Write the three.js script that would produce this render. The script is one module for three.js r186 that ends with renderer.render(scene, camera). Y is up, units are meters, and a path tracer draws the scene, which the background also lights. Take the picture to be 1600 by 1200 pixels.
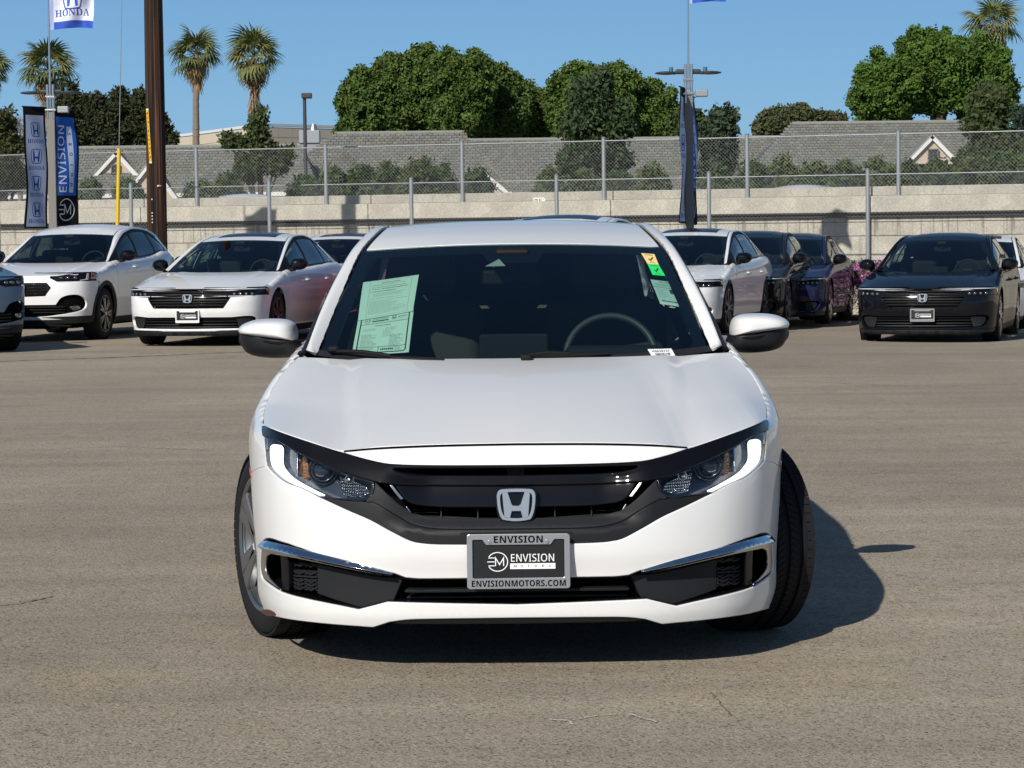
import * as THREE from 'three';
import { RoundedBoxGeometry } from 'three/addons/geometries/RoundedBoxGeometry.js';
import { mergeGeometries, toCreasedNormals } from 'three/addons/utils/BufferGeometryUtils.js';
import { FontLoader } from 'three/addons/loaders/FontLoader.js';
import { TextGeometry } from 'three/addons/geometries/TextGeometry.js';

// ---------------------------------------------------------------- camera, sky, sun, exposure
const scene = new THREE.Scene();
const EYE = 1.35, PITCH = Math.atan(230 / 4090), ROLL = 0.011, FOCAL = 4090;
const camera = new THREE.PerspectiveCamera(2 * Math.atan(600 / FOCAL) * 180 / Math.PI, 4 / 3, 0.1, 2000);
camera.position.set(0, EYE, 0);
camera.rotation.set(-PITCH, 0, 0);
camera.rotateZ(-ROLL);
scene.add(camera);
const renderer = new THREE.WebGLRenderer();
renderer.toneMapping = THREE.LinearToneMapping;
renderer.toneMappingExposure = 1.12;
renderer.shadowMap.enabled = true;
const SUN = new THREE.Vector3(-0.70, 1.04, 1.38).normalize();
{
  const W = 1024, H = 512, d = new Float32Array(W * H * 4), v = new THREE.Vector3();
  const stops = [[-90, .16, .14, .115], [-3, .20, .19, .17], [-0.3, .30, .40, .50], [0, .31, .485, .65], [2.4, .23, .432, .635], [5, .17, .366, .605], [12, .085, .195, .38], [35, .034, .076, .16], [90, .018, .042, .098]];
  for (let j = 0; j < H; j++) for (let i = 0; i < W; i++) {
    const el = ((j + .5) / H - .5) * 180, az = ((i + .5) / W - .5) * 2 * Math.PI, o = (j * W + i) * 4;
    let k = 1; while (k < stops.length - 1 && stops[k][0] < el) k++;
    const a = stops[k - 1], b = stops[k], t = Math.min(1, Math.max(0, (el - a[0]) / (b[0] - a[0])));
    const e = el * Math.PI / 180;
    v.set(Math.cos(e) * Math.cos(az), Math.sin(e), Math.cos(e) * Math.sin(az));
    const c = Math.max(0, v.dot(SUN)), glow = el > 0 ? .04 * c ** 4 + .35 * c ** 40 : 0;
    for (let q = 0; q < 3; q++) d[o + q] = a[q + 1] + (b[q + 1] - a[q + 1]) * t + glow * [1, .95, .85][q];
    d[o + 3] = 1;
  }
  const sky = new THREE.DataTexture(d, W, H, THREE.RGBAFormat, THREE.FloatType);
  sky.mapping = THREE.EquirectangularReflectionMapping;
  sky.magFilter = sky.minFilter = THREE.LinearFilter;
  sky.needsUpdate = true;
  scene.background = sky; scene.environment = sky;
}
const sun = new THREE.DirectionalLight(new THREE.Color(1, .95, .87), 4.05);
sun.position.copy(SUN).multiplyScalar(80).add(new THREE.Vector3(0, 0, -30));
sun.target.position.set(0, 0, -30);
sun.castShadow = true; sun.shadow.mapSize.set(4096, 4096);
Object.assign(sun.shadow.camera, { left: -45, right: 45, top: 40, bottom: -40, near: 1, far: 220 });
scene.add(sun, sun.target);

// ---------------------------------------------------------------- small helpers
let seed = 20240517;
const rnd = () => { seed = (seed + 0x6d2b79f5) | 0; let t = Math.imul(seed ^ (seed >>> 15), 1 | seed); t = (t + Math.imul(t ^ (t >>> 7), 61 | t)) ^ t; return ((t ^ (t >>> 14)) >>> 0) / 4294967296; };
const rr = (a, b) => a + (b - a) * rnd();
const V = (x, y, z) => new THREE.Vector3(x, y, z);
const clamp = (x, a = 0, b = 1) => Math.min(b, Math.max(a, x));
const mixn = (a, b, t) => a + (b - a) * t;
const smooth = (a, b, x) => { const t = clamp((x - a) / (b - a)); return t * t * (3 - 2 * t); };
const lin = (r, g, b) => new THREE.Color().setRGB(r, g, b);
const taken = new Map();
function numbered(name) { const n = taken.get(name) || 0; taken.set(name, n + 1); return n ? `${name}_${String(n).padStart(3, '0')}` : name; }
function tag(o, label, category, group) { o.userData.label = label; if (category) o.userData.category = category; if (group) o.userData.group = group; return o; }
function thing(name, label, category, pos = [0, 0, 0], turn = 0, group) {
  const o = new THREE.Group(); o.name = numbered(name); scene.add(o);
  o.position.set(...pos); o.rotation.y = turn;
  return tag(o, label, category, group);
}
function clean(g) {
  const h = g.index ? g.toNonIndexed() : g.clone();
  for (const k of Object.keys(h.attributes)) if (!['position', 'normal', 'uv', 'color'].includes(k)) h.deleteAttribute(k);
  h.morphAttributes = {};
  if (!h.attributes.uv) h.setAttribute('uv', new THREE.BufferAttribute(new Float32Array(h.attributes.position.count * 2), 2));
  if (!h.attributes.normal) h.computeVertexNormals();
  return h;
}
function join(gs) {
  gs = gs.flat(9).filter(Boolean).map(clean);
  const anyc = gs.some((g) => g.attributes.color);
  if (anyc) for (const g of gs) if (!g.attributes.color) g.setAttribute('color', new THREE.BufferAttribute(new Float32Array(g.attributes.position.count * 3).fill(1), 3));
  return gs.length === 1 ? gs[0] : mergeGeometries(gs);
}
function part(name, geo, mat, parent, label) {
  const m = new THREE.Mesh(Array.isArray(geo) ? join(geo) : geo, mat);
  m.name = name; m.castShadow = m.receiveShadow = true;
  if (label) m.userData.label = label;
  parent.add(m);
  return m;
}
function solo(name, geo, mat, label, category, group) { const m = part(numbered(name), geo, mat, scene); return tag(m, label, category, group); }
function struct(name, geo, mat) { const m = part(numbered(name), geo, mat, scene); m.userData.kind = 'structure'; return m; }
const box = (w, h, d, x = 0, y = 0, z = 0) => new THREE.BoxGeometry(w, h, d).translate(x, y, z);
const rbox = (w, h, d, x = 0, y = 0, z = 0, r = .01, s = 2) => new RoundedBoxGeometry(w, h, d, s, Math.min(r, w / 2.01, h / 2.01, d / 2.01)).translate(x, y, z);
function rod(a, b, r0, r1 = r0, n = 8) {
  const A = V(...a), B = V(...b), d = B.clone().sub(A), g = new THREE.CylinderGeometry(r1, r0, d.length(), n, 1);
  g.translate(0, d.length() / 2, 0).applyQuaternion(new THREE.Quaternion().setFromUnitVectors(V(0, 1, 0), d.normalize())).translate(...a);
  return g;
}
function tube(pts, r, n = 8, seg = 24, closed = false) { return new THREE.TubeGeometry(new THREE.CatmullRomCurve3(pts.map((p) => V(...p)), closed), seg, r, n, closed); }
function flipGeo(g) { const h = clean(g), p = h.attributes; for (const k of Object.keys(p)) { const a = p[k].array, s = p[k].itemSize; for (let i = 0; i < p[k].count; i += 3) for (let c = 0; c < s; c++) { const t = a[(i + 1) * s + c]; a[(i + 1) * s + c] = a[(i + 2) * s + c]; a[(i + 2) * s + c] = t; } } return h; }
function mirrorX(g) { const h = flipGeo(g), p = h.attributes.position, n = h.attributes.normal; for (let i = 0; i < p.count; i++) { p.setX(i, -p.getX(i)); n.setX(i, -n.getX(i)); } return h; }
const both = (g) => { const j = Array.isArray(g) ? join(g) : g; return [j, mirrorX(j)]; };
// monotone-ish interpolation through [x, y...] rows
function curve1(rows) {
  const n = rows.length, xs = rows.map((r) => r[0]);
  return (x, c = 1) => {
    if (x <= xs[0]) return rows[0][c];
    if (x >= xs[n - 1]) return rows[n - 1][c];
    let i = 0; while (xs[i + 1] < x) i++;
    const h = xs[i + 1] - xs[i], t = (x - xs[i]) / h, y = (k) => rows[clamp(k, 0, n - 1)][c];
    const d = (k) => (k >= 0 && k < n - 1 ? (y(k + 1) - y(k)) / (xs[k + 1] - xs[k]) : null);
    const m = (k) => { const a = d(k - 1), b = d(k); if (a === null) return b; if (b === null) return a; return a * b <= 0 ? 0 : 2 * a * b / (a + b); };
    const m0 = m(i) * h, m1 = m(i + 1) * h, t2 = t * t, t3 = t2 * t;
    return (2 * t3 - 3 * t2 + 1) * y(i) + (t3 - 2 * t2 + t) * m0 + (-2 * t3 + 3 * t2) * y(i + 1) + (t3 - t2) * m1;
  };
}
// smooth closed/open polyline through 2-D points: corner points are given as [x, y, 1]
function poly(pts, seg = 5, closed = true) {
  const out = [], n = pts.length, P = (i) => pts[((i % n) + n) % n];
  for (let i = 0; i < (closed ? n : n - 1); i++) {
    const a = P(i), b = P(i + 1), ka = a[2] || (!closed && i === 0), kb = b[2] || (!closed && i === n - 2);
    const p0 = P(i - 1), p3 = P(i + 2), L = Math.hypot(b[0] - a[0], b[1] - a[1]) || 1;
    const tan = (u, w, q) => { const l = Math.hypot(w[0] - u[0], w[1] - u[1]) || 1; return [(w[0] - u[0]) / l * L, (w[1] - u[1]) / l * L]; };
    const ta = ka ? [b[0] - a[0], b[1] - a[1]] : tan(p0, b), tb = kb ? [b[0] - a[0], b[1] - a[1]] : tan(a, p3), s = ka && kb ? 1 : seg;
    for (let k = 0; k < s; k++) {
      const t = k / s, t2 = t * t, t3 = t2 * t, h = [2 * t3 - 3 * t2 + 1, t3 - 2 * t2 + t, -2 * t3 + 3 * t2, t3 - t2];
      out.push([0, 1].map((c) => h[0] * a[c] + h[1] * ta[c] + h[2] * b[c] + h[3] * tb[c]));
    }
  }
  if (!closed) out.push(pts[n - 1].slice(0, 2));
  return out;
}
// A sheet of body panel: outline (in the surface's own two coordinates) laid on surface S(a, b) -> [x, y, z], with rounded, turned-in edges.
function panel(S, outline, { holes = [], edge = .05, gap = .0025, bevel = .003, depth = .012, lift = 0, flip = 1, rim = true, out = null, skin = true } = {}) {
  const tidy = (l) => l.filter((p, i) => { const q = l[(i + l.length - 1) % l.length]; return Math.hypot(p[0] - q[0], p[1] - q[1]) > Math.min(.004, edge * .09); });
  outline = tidy(outline); holes = holes.map(tidy);
  const pts = [], loopsIn = [outline, ...holes];
  const contour = outline.map((p) => new THREE.Vector2(p[0], p[1])), hs = holes.map((h) => h.map((p) => new THREE.Vector2(p[0], p[1])));
  let tris = THREE.ShapeUtils.triangulateShape(contour, hs);
  for (const l of loopsIn) for (const p of l) pts.push([p[0], p[1]]);
  const E = 1e-3, sub = (p, q) => [p[0] - q[0], p[1] - q[1], p[2] - q[2]], cross = (a, b) => [a[1] * b[2] - a[2] * b[1], a[2] * b[0] - a[0] * b[2], a[0] * b[1] - a[1] * b[0]];
  const unit = (a) => { const l = Math.hypot(...a) || 1; return a.map((x) => x / l); };
  const pos = pts.map((p) => S(p[0], p[1]));
  // swap diagonals until no triangle is needlessly thin
  const relax = () => {
    const ang = (i, j, k) => { const a = [pts[j][0] - pts[i][0], pts[j][1] - pts[i][1]], b = [pts[k][0] - pts[i][0], pts[k][1] - pts[i][1]]; return Math.atan2(Math.abs(a[0] * b[1] - a[1] * b[0]), a[0] * b[0] + a[1] * b[1]); };
    const area = (i, j, k) => (pts[j][0] - pts[i][0]) * (pts[k][1] - pts[i][1]) - (pts[j][1] - pts[i][1]) * (pts[k][0] - pts[i][0]);
    for (const t of tris) if (area(...t) < 0) { const q = t[1]; t[1] = t[2]; t[2] = q; }
    const em = new Map(), ek = (i, j) => i * 1048576 + j;
    tris.forEach((t, n) => { for (let k = 0; k < 3; k++) em.set(ek(t[k], t[(k + 1) % 3]), n); });
    const todo = []; for (let n = 0; n < tris.length; n++) for (let k = 0; k < 3; k++) todo.push([tris[n][k], tris[n][(k + 1) % 3]]);
    let guard = tris.length * 40;
    while (todo.length && guard-- > 0) {
      const [i, j] = todo.pop(), A = em.get(ek(i, j)), B = em.get(ek(j, i));
      if (A === undefined || B === undefined) continue;
      const c = tris[A].find((x) => x !== i && x !== j), d = tris[B].find((x) => x !== i && x !== j);
      if (c === undefined || d === undefined || c === d) continue;
      if (ang(c, i, j) + ang(d, i, j) < Math.PI + 1e-3) continue;
      if (area(d, c, i) * area(c, d, j) <= 0 || area(i, d, c) < 1e-9 || area(d, j, c) < 1e-9) continue;
      if (em.has(ek(c, d)) || em.has(ek(d, c))) continue;
      em.delete(ek(i, j)); em.delete(ek(j, i));
      tris[A] = [i, d, c]; tris[B] = [d, j, c];
      for (const [n, t] of [[A, tris[A]], [B, tris[B]]]) for (let k = 0; k < 3; k++) em.set(ek(t[k], t[(k + 1) % 3]), n);
      todo.push([i, d], [d, j], [j, c], [c, i]);
    }
  };
  relax();
  for (let pass = 0; pass < 9; pass++) {
    const mid = new Map(); let split = 0;
    const key = (i, j) => (i < j ? i * 1048576 + j : j * 1048576 + i);
    const need = (i, j) => { const a = pos[i], b = pos[j]; return Math.hypot(a[0] - b[0], a[1] - b[1], a[2] - b[2]) > edge; };
    const at = (i, j) => {
      const k = key(i, j);
      if (!mid.has(k)) { if (need(i, j)) { const p = [(pts[i][0] + pts[j][0]) / 2, (pts[i][1] + pts[j][1]) / 2]; mid.set(k, pts.length); pts.push(p); pos.push(S(p[0], p[1])); split++; } else mid.set(k, -1); }
      return mid.get(k);
    };
    const next = [];
    for (const [a, b, c] of tris) {
      const m = [at(a, b), at(b, c), at(c, a)], n = m.filter((x) => x >= 0).length;
      if (!n) next.push([a, b, c]);
      else if (n === 3) next.push([a, m[0], m[2]], [m[0], b, m[1]], [m[2], m[1], c], [m[0], m[1], m[2]]);
      else {
        let v = [a, b, c], k = m;
        if (n === 1) { while (k[0] < 0) { v = [v[1], v[2], v[0]]; k = [k[1], k[2], k[0]]; } next.push([v[0], k[0], v[2]], [k[0], v[1], v[2]]); }
        else { while (k[2] >= 0) { v = [v[1], v[2], v[0]]; k = [k[1], k[2], k[0]]; } next.push([k[0], v[1], k[1]], [v[0], k[0], k[1]], [v[0], k[1], v[2]]); }
      }
    }
    tris = next;
    relax();
    if (!split || tris.length > 30000) break;
  }
  const nrm = pts.map((p) => { const x0 = S(p[0] - E, p[1]), x1 = S(p[0] + E, p[1]), y0 = S(p[0], p[1] - E), y1 = S(p[0], p[1] + E); return unit(cross(sub(x1, x0), sub(y1, y0))).map((x) => x * flip); });
  if (out) { let s = 0; for (let i = 0; i < pos.length; i++) { const o = out(pos[i]); s += nrm[i][0] * o[0] + nrm[i][1] * o[1] + nrm[i][2] * o[2]; } if (s < 0) for (const n of nrm) for (let c = 0; c < 3; c++) n[c] = -n[c]; }
  tris = tris.map((t) => { const f = cross(sub(pos[t[1]], pos[t[0]]), sub(pos[t[2]], pos[t[0]])), n = nrm[t[0]].map((x, i) => x + nrm[t[1]][i] + nrm[t[2]][i]); return f[0] * n[0] + f[1] * n[1] + f[2] * n[2] < 0 ? [t[0], t[2], t[1]] : t; });
  const edges = new Map();
  for (const [a, b, c] of tris) for (const [i, j] of [[a, b], [b, c], [c, a]]) { if (edges.has(`${j},${i}`)) edges.delete(`${j},${i}`); else edges.set(`${i},${j}`, [i, j]); }
  const nxt = new Map(), prv = new Map();
  for (const [i, j] of edges.values()) { nxt.set(i, j); prv.set(j, i); }
  const P = [], N = [], U = [], I = [];
  const outv = new Map();
  for (const i of nxt.keys()) {
    const a = pos[prv.get(i) ?? i], b = pos[nxt.get(i)], p = pos[i], n = nrm[i];
    const e1 = unit(sub(p, a)), e2 = unit(sub(b, p)), o1 = unit(cross(e1, n)), o2 = unit(cross(e2, n)), s = [o1[0] + o2[0], o1[1] + o2[1], o1[2] + o2[2]];
    const l = Math.hypot(...s), m = l < .3 ? 1 : Math.min(2.2, 2 / l);
    outv.set(i, unit(s).map((x) => x * m));
  }
  for (let i = 0; i < pts.length; i++) {
    const n = nrm[i], o = outv.get(i), q = pos[i].map((x, c) => x + n[c] * lift - (o ? o[c] * gap : 0));
    P.push(...q); N.push(...n); U.push(pts[i][0], pts[i][1]);
  }
  if (skin) for (const t of tris) I.push(...t);
  if (rim) {
    const add = (i, h, w, nn) => { const n = nrm[i], o = outv.get(i); P.push(...pos[i].map((x, c) => x + n[c] * (lift + h) + o[c] * (w - gap))); N.push(...nn); U.push(pts[i][0], pts[i][1]); return P.length / 3 - 1; };
    const ring = new Map();
    for (const i of nxt.keys()) {
      const o = unit(outv.get(i)), n = nrm[i], k = unit(n.map((x, c) => x + o[c]));
      ring.set(i, [add(i, 0, 0, n), add(i, -bevel * .29, bevel * .71, k), add(i, -bevel, bevel, o), add(i, -depth, bevel, o)]);
    }
    for (const [i, j] of edges.values()) { const a = ring.get(i), b = ring.get(j); for (let k = 0; k < 3; k++) I.push(a[k], a[k + 1], b[k], b[k], a[k + 1], b[k + 1]); }
  }
  const g = new THREE.BufferGeometry();
  g.setAttribute('position', new THREE.Float32BufferAttribute(P, 3));
  g.setAttribute('normal', new THREE.Float32BufferAttribute(N, 3));
  g.setAttribute('uv', new THREE.Float32BufferAttribute(U, 2));
  g.setIndex(I);
  return g;
}
const grid = (S, a0, a1, b0, b1, o = {}) => panel(S, [[a0, b0], [a1, b0], [a1, b1], [a0, b1]], o);
const dots = (n, f) => Array.from({ length: n }, (_, i) => f(i));
// ---------------------------------------------------------------- noise and textures
const perm = (() => { const p = Array.from({ length: 256 }, (_, i) => i); for (let i = 255; i > 0; i--) { const j = (rnd() * (i + 1)) | 0; [p[i], p[j]] = [p[j], p[i]]; } return p; })();
function vnoise(x, y, px = 256, py = px) {
  const i = Math.floor(x), j = Math.floor(y), f = x - i, g = y - j, u = f * f * (3 - 2 * f), w = g * g * (3 - 2 * g);
  const h = (a, b) => perm[(perm[((a % px) + px) % px & 255] + (((b % py) + py) % py)) & 255] / 255;
  return mixn(mixn(h(i, j), h(i + 1, j), u), mixn(h(i, j + 1), h(i + 1, j + 1), u), w);
}
const fbm = (x, y, o = 4) => { let s = 0, a = .5, n = 0; for (let k = 0; k < o; k++) { s += a * vnoise(x, y); n += a; a *= .5; x = x * 2.03 + 17.3; y = y * 2.03 + 9.1; } return s / n; };
function dataTex(W, H, f, srgb = false, rep = [1, 1]) {
  const d = new Uint8Array(W * H * 4);
  for (let j = 0; j < H; j++) for (let i = 0; i < W; i++) { const c = f(i / W, j / H, i, j), o = (j * W + i) * 4; for (let k = 0; k < 3; k++) d[o + k] = clamp(Math.round((c.length ? c[k] : c) * 255), 0, 255); d[o + 3] = 255; }
  const t = new THREE.DataTexture(d, W, H);
  t.magFilter = t.minFilter = THREE.LinearFilter; t.wrapS = t.wrapT = THREE.RepeatWrapping; t.repeat.set(...rep);
  if (srgb) t.colorSpace = THREE.SRGBColorSpace;
  t.needsUpdate = true;
  return t;
}
function canvasTex(w, h, draw) {
  const c = document.createElement('canvas'); c.width = w; c.height = h;
  draw(c.getContext('2d'), w, h);
  const t = new THREE.CanvasTexture(c); t.colorSpace = THREE.SRGBColorSpace;
  return t;
}
const S2 = (m) => new THREE.MeshStandardMaterial(m), P2 = (m) => new THREE.MeshPhysicalMaterial(m);
const paint = (r, g, b, o = {}) => P2({ color: lin(r, g, b), roughness: .42, clearcoat: .8, clearcoatRoughness: .03, ...o });
const M = {
  black: P2({ color: lin(.008, .008, .009), roughness: .6, specularIntensity: .4 }),
  trim: P2({ color: lin(.011, .012, .014), roughness: .5, specularIntensity: .5 }),
  matte: P2({ color: lin(.017, .018, .021), roughness: .62, specularIntensity: .5 }),
  gloss: P2({ color: lin(.004, .004, .006), roughness: .5, specularIntensity: .1, clearcoat: .6, clearcoatRoughness: .03 }),
  void: P2({ color: lin(.004, .004, .004), roughness: .95, specularIntensity: .1 }),
  chrome: S2({ color: lin(.82, .83, .84), roughness: .09, metalness: 1 }),
  satin: S2({ color: lin(.62, .62, .62), roughness: .3, metalness: 1 }),
  badge: S2({ color: lin(.56, .56, .57), roughness: .24, metalness: .72 }),
  alloy: S2({ color: lin(.27, .275, .285), roughness: .32, metalness: .9 }),
  darkAlloy: P2({ color: lin(.012, .012, .014), roughness: .3, clearcoat: .6 }),
  rubber: P2({ color: lin(.013, .013, .015), roughness: .75, specularIntensity: .5 }),
  cabin: P2({ color: lin(.016, .017, .019), roughness: .9, specularIntensity: .3 }),
  cabinPale: S2({ color: lin(.30, .30, .27), roughness: .9 }),
  seat: P2({ color: lin(.022, .023, .025), roughness: .95, specularIntensity: .3 }),
  glass: P2({ color: lin(.62, .74, .70), roughness: 0, transmission: 1, thickness: 0, ior: 1.52 }),
  tinted: P2({ color: lin(.13, .17, .18), roughness: 0, transmission: 1, thickness: 0, ior: 1.52 }),
  lens: P2({ color: lin(.95, .97, .98), roughness: 0, transmission: 1, thickness: 0, ior: 1.5 }),
  steel: S2({ color: lin(.36, .37, .38), roughness: .45, metalness: .7 }),
  zinc: S2({ color: lin(.34, .36, .37), roughness: .5, metalness: .45 }),
  white: S2({ color: lin(.72, .72, .70), roughness: .5 }),
};
// ================================================================ THE SETTING
camera.updateMatrixWorld(true);
// the point that stands DEPTH metres in front of the camera's foot, along the sight line of a place in the photograph (1600 x 1200)
const at = (px, py, depth) => { const d = V((px - 800) / FOCAL, (600 - py) / FOCAL, -1).applyQuaternion(camera.quaternion); return V(0, EYE, 0).addScaledVector(d, -depth / d.z); };
const groundY = (x, z) => -0.15 * smooth(1.5, 6, x) * smooth(-26, -41, z);
const TERRACE = 0.85, WALL_Z = 50.6;
// --- asphalt
{
  const N = 2048, spk = new Float32Array(N * N), lay = new Float32Array(N * N);
  for (let i = 0; i < N * N; i++) spk[i] = rnd();
  // stones of a few millimetres, some pale, some dark
  for (let k = 0; k < 190000; k++) {
    const cx = rnd() * N, cy = rnd() * N, r = rr(.8, 2.6) * (rnd() < .93 ? 1 : 1.5), v = rnd() < .55 ? rr(.05, .6) * (rnd() < .06 ? 2 : 1) : -rr(.1, .6), e = rr(.6, 1.6);
    for (let y = -5; y <= 5; y++) for (let x = -5; x <= 5; x++) if (x * x * e + y * y / e < r * r) lay[(((cy + y) | 0) + N) % N * N + (((cx + x) | 0) + N) % N] = v;
  }
  const val = (i, j) => lay[j * N + i] * .8 + (spk[j * N + i] - .5) * .7 + (vnoise(i / N * 250, j / N * 250, 250) - .5) * .16 + (vnoise(i / N * 44, j / N * 44, 44) - .5) * .07;
  const col = dataTex(N, N, (u, v, i, j) => { const q = val(i, j), b = .74 + q * .95, w = vnoise(u * 32 + 3, v * 32, 32) * .04; return [b + w * .4, b, b - w]; });
  const hgt = dataTex(1024, 1024, (u, v, i, j) => .5 + val(i * 2, j * 2) * .6);
  const mat = S2({ map: col, bumpMap: hgt, bumpScale: .005, roughness: .93, vertexColors: true });
  const lines = (segs) => { const o = [segs[0][0]]; for (const [a, b, s] of segs) { const n = Math.max(1, Math.round((b - a) / s)); for (let i = 1; i <= n; i++) o.push(a + (b - a) * i / n); } return o; };
  const xs = lines([[-400, -60, 60], [-60, -14, 4], [-14, -3.2, .3], [-3.2, 3.2, .035], [3.2, 14, .3], [14, 60, 4], [60, 400, 60]]);
  const zs = lines([[-300, -60, 40], [-60, -45, 2], [-45, -25, .4], [-25, -15, .12], [-15, -6, .045], [-6, 4, .5], [4, 60, 6], [60, 300, 60]]);
  const P = [], C = [], U = [], I = [];
  for (const z of zs) for (const x of xs) {
    P.push(x, groundY(x, z), z); U.push(x / 4.2, z / 4.2);
    const n1 = fbm(x * .55 + 40, z * .3 + 20, 5), n2 = fbm(x * 2.1 + 7, z * .8 + 90, 4), n3 = fbm(x * 7 + 3, z * 5 + 11, 3);
    let t = 1 + (n1 - .5) * .42 + (n2 - .5) * .15 + (n3 - .5) * .07;
    const streak = fbm(x * .35 + 9, z * 3.1, 3); t *= 1 + smooth(.58, .74, streak) * .09 - smooth(.44, .3, streak) * .09;
    const crackle = Math.abs(fbm(x * .8 + 5, z * 1.1 + 31, 4) - .5); t *= 1 - .22 * smooth(.006, .0, crackle) * smooth(.45, .6, n1 + .05);
    const sand = smooth(.55, .8, fbm(x * 1.6 + 70, z * 1.6 + 4, 4)) * smooth(1.7, .3, Math.hypot(x + .75, (z + 8) * 1.3)) + .6 * smooth(.5, .75, fbm(x * 2 + 12, z * 2 + 64, 4)) * smooth(1.3, .2, Math.hypot(x - .95, (z + 7.9) * 1.4));
    const worn = smooth(-13, -34, z) * .12;
    C.push((.41 + .02 * worn) * t * (1 + .09 * sand), (.348 + .02 * worn) * t * (1 + .05 * sand), (.265 + .02 * worn) * t * (1 - .06 * sand));
  }
  const w = xs.length;
  for (let j = 0; j < zs.length - 1; j++) for (let i = 0; i < w - 1; i++) { const a = j * w + i; I.push(a, a + w, a + 1, a + 1, a + w, a + w + 1); }
  const g = new THREE.BufferGeometry();
  g.setAttribute('position', new THREE.Float32BufferAttribute(P, 3)); g.setAttribute('uv', new THREE.Float32BufferAttribute(U, 2)); g.setAttribute('color', new THREE.Float32BufferAttribute(C, 3)); g.setIndex(I); g.computeVertexNormals();
  struct('asphalt_ground', g, mat);
  // a thin dark line across the lot, pale scrapes and an old dark crack near the camera
  const strip = (pts, wid, y = .004) => { const p = [], ix = []; pts.forEach(([x, z, k = 1], i) => { const a = pts[Math.max(0, i - 1)], b = pts[Math.min(pts.length - 1, i + 1)], L = Math.hypot(b[0] - a[0], b[1] - a[1]), nx = -(b[1] - a[1]) / L * wid * k / 2, nz = (b[0] - a[0]) / L * wid * k / 2; p.push(x + nx, groundY(x, z) + y, z + nz, x - nx, groundY(x, z) + y, z - nz); if (i) { const q = i * 2; ix.push(q - 2, q, q - 1, q - 1, q, q + 1); } }); const s = new THREE.BufferGeometry(); s.setAttribute('position', new THREE.Float32BufferAttribute(p, 3)); s.setIndex(ix); s.computeVertexNormals(); return s; };
  const gp = (px, py) => { const d = at(px, py, 1).sub(V(0, EYE, 0)), t = -EYE / d.y; return [d.x * t, d.z * t]; };
  const wob = (pts, n, a) => { const o = []; for (let i = 0; i < pts.length - 1; i++) for (let k = 0; k < n; k++) { const t = k / n; o.push([mixn(pts[i][0], pts[i + 1][0], t) + rr(-a, a), mixn(pts[i][1], pts[i + 1][1], t) + rr(-a, a), rr(.5, 1.3)]); } o.push([pts.at(-1)[0], pts.at(-1)[1], .2]); return o; };
  struct('dark_ground_line', strip(wob([gp(-60, 567), gp(150, 560), gp(390, 550), gp(520, 543)], 24, .012), .05), S2({ color: lin(.03, .028, .026), roughness: .8 }));
  struct('asphalt_crack', join([strip(wob([gp(-20, 948), gp(30, 944), gp(85, 932)], 14, .006), .012), strip(wob([gp(1108, 1082), gp(1128, 1104), gp(1142, 1120)], 12, .006), .004), strip(wob([gp(1290, 744), gp(1400, 738), gp(1500, 742)], 14, .012), .010), strip(wob([gp(40, 704), gp(190, 698), gp(330, 705)], 16, .016), .012), strip(wob([gp(1240, 596), gp(1420, 604), gp(1620, 600)], 16, .02), .016)]), S2({ color: lin(.19, .163, .127), roughness: .95 }));
  const scr = S2({ color: lin(.62, .57, .48), roughness: .95 });
  struct('scrape_mark', join([
    strip(wob([gp(858, 1126), gp(888, 1128), gp(897, 1134)], 9, .004).map((p) => [p[0], p[1], p[2] * rr(.1, 1)]), .014), strip(wob([gp(897, 1126), gp(930, 1120), gp(965, 1117)], 12, .006).map((p) => [p[0], p[1], p[2] * rr(0, .8)]), .01),
    strip(wob([gp(985, 1118), gp(1005, 1124), gp(1028, 1130)], 10, .004).map((p) => [p[0], p[1], p[2] * rr(.1, .9)]), .013)]), scr);
}
// --- the upper lot behind the wall
const WALL_TURN = -Math.atan(.36);
const onWall = (px, off = 0) => { // wall-frame x of the place where a column of the photograph meets the wall line (off: metres in front of it)
  const d = at(px, 330, 1).sub(V(0, EYE, 0)), c = Math.cos(WALL_TURN), s = Math.sin(WALL_TURN);
  const nx = s, nz = c, k = (-WALL_Z * nz + off) / (d.x * nx + d.z * nz), x = d.x * k, z = d.z * k + WALL_Z;
  return x * c - z * s;
};
{
  const s = [], c = Math.cos(WALL_TURN), sn = Math.sin(WALL_TURN), w = (lx, lz) => [lx * c + lz * sn, -WALL_Z - lx * sn + lz * c];
  const a = w(-120, -.5), b = w(120, -.5), sh = new THREE.BufferGeometry();
  sh.setAttribute('position', new THREE.Float32BufferAttribute([a[0], TERRACE, a[1], b[0], TERRACE, b[1], 420, TERRACE, -420, -420, TERRACE, -420], 3));
  sh.setAttribute('uv', new THREE.Float32BufferAttribute([0, 0, 60, 0, 60, 60, 0, 60], 2)); sh.setIndex([0, 1, 2, 0, 2, 3]); sh.computeVertexNormals();
  struct('upper_ground', sh, S2({ color: lin(.2, .185, .15), roughness: .95 }));
}
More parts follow.
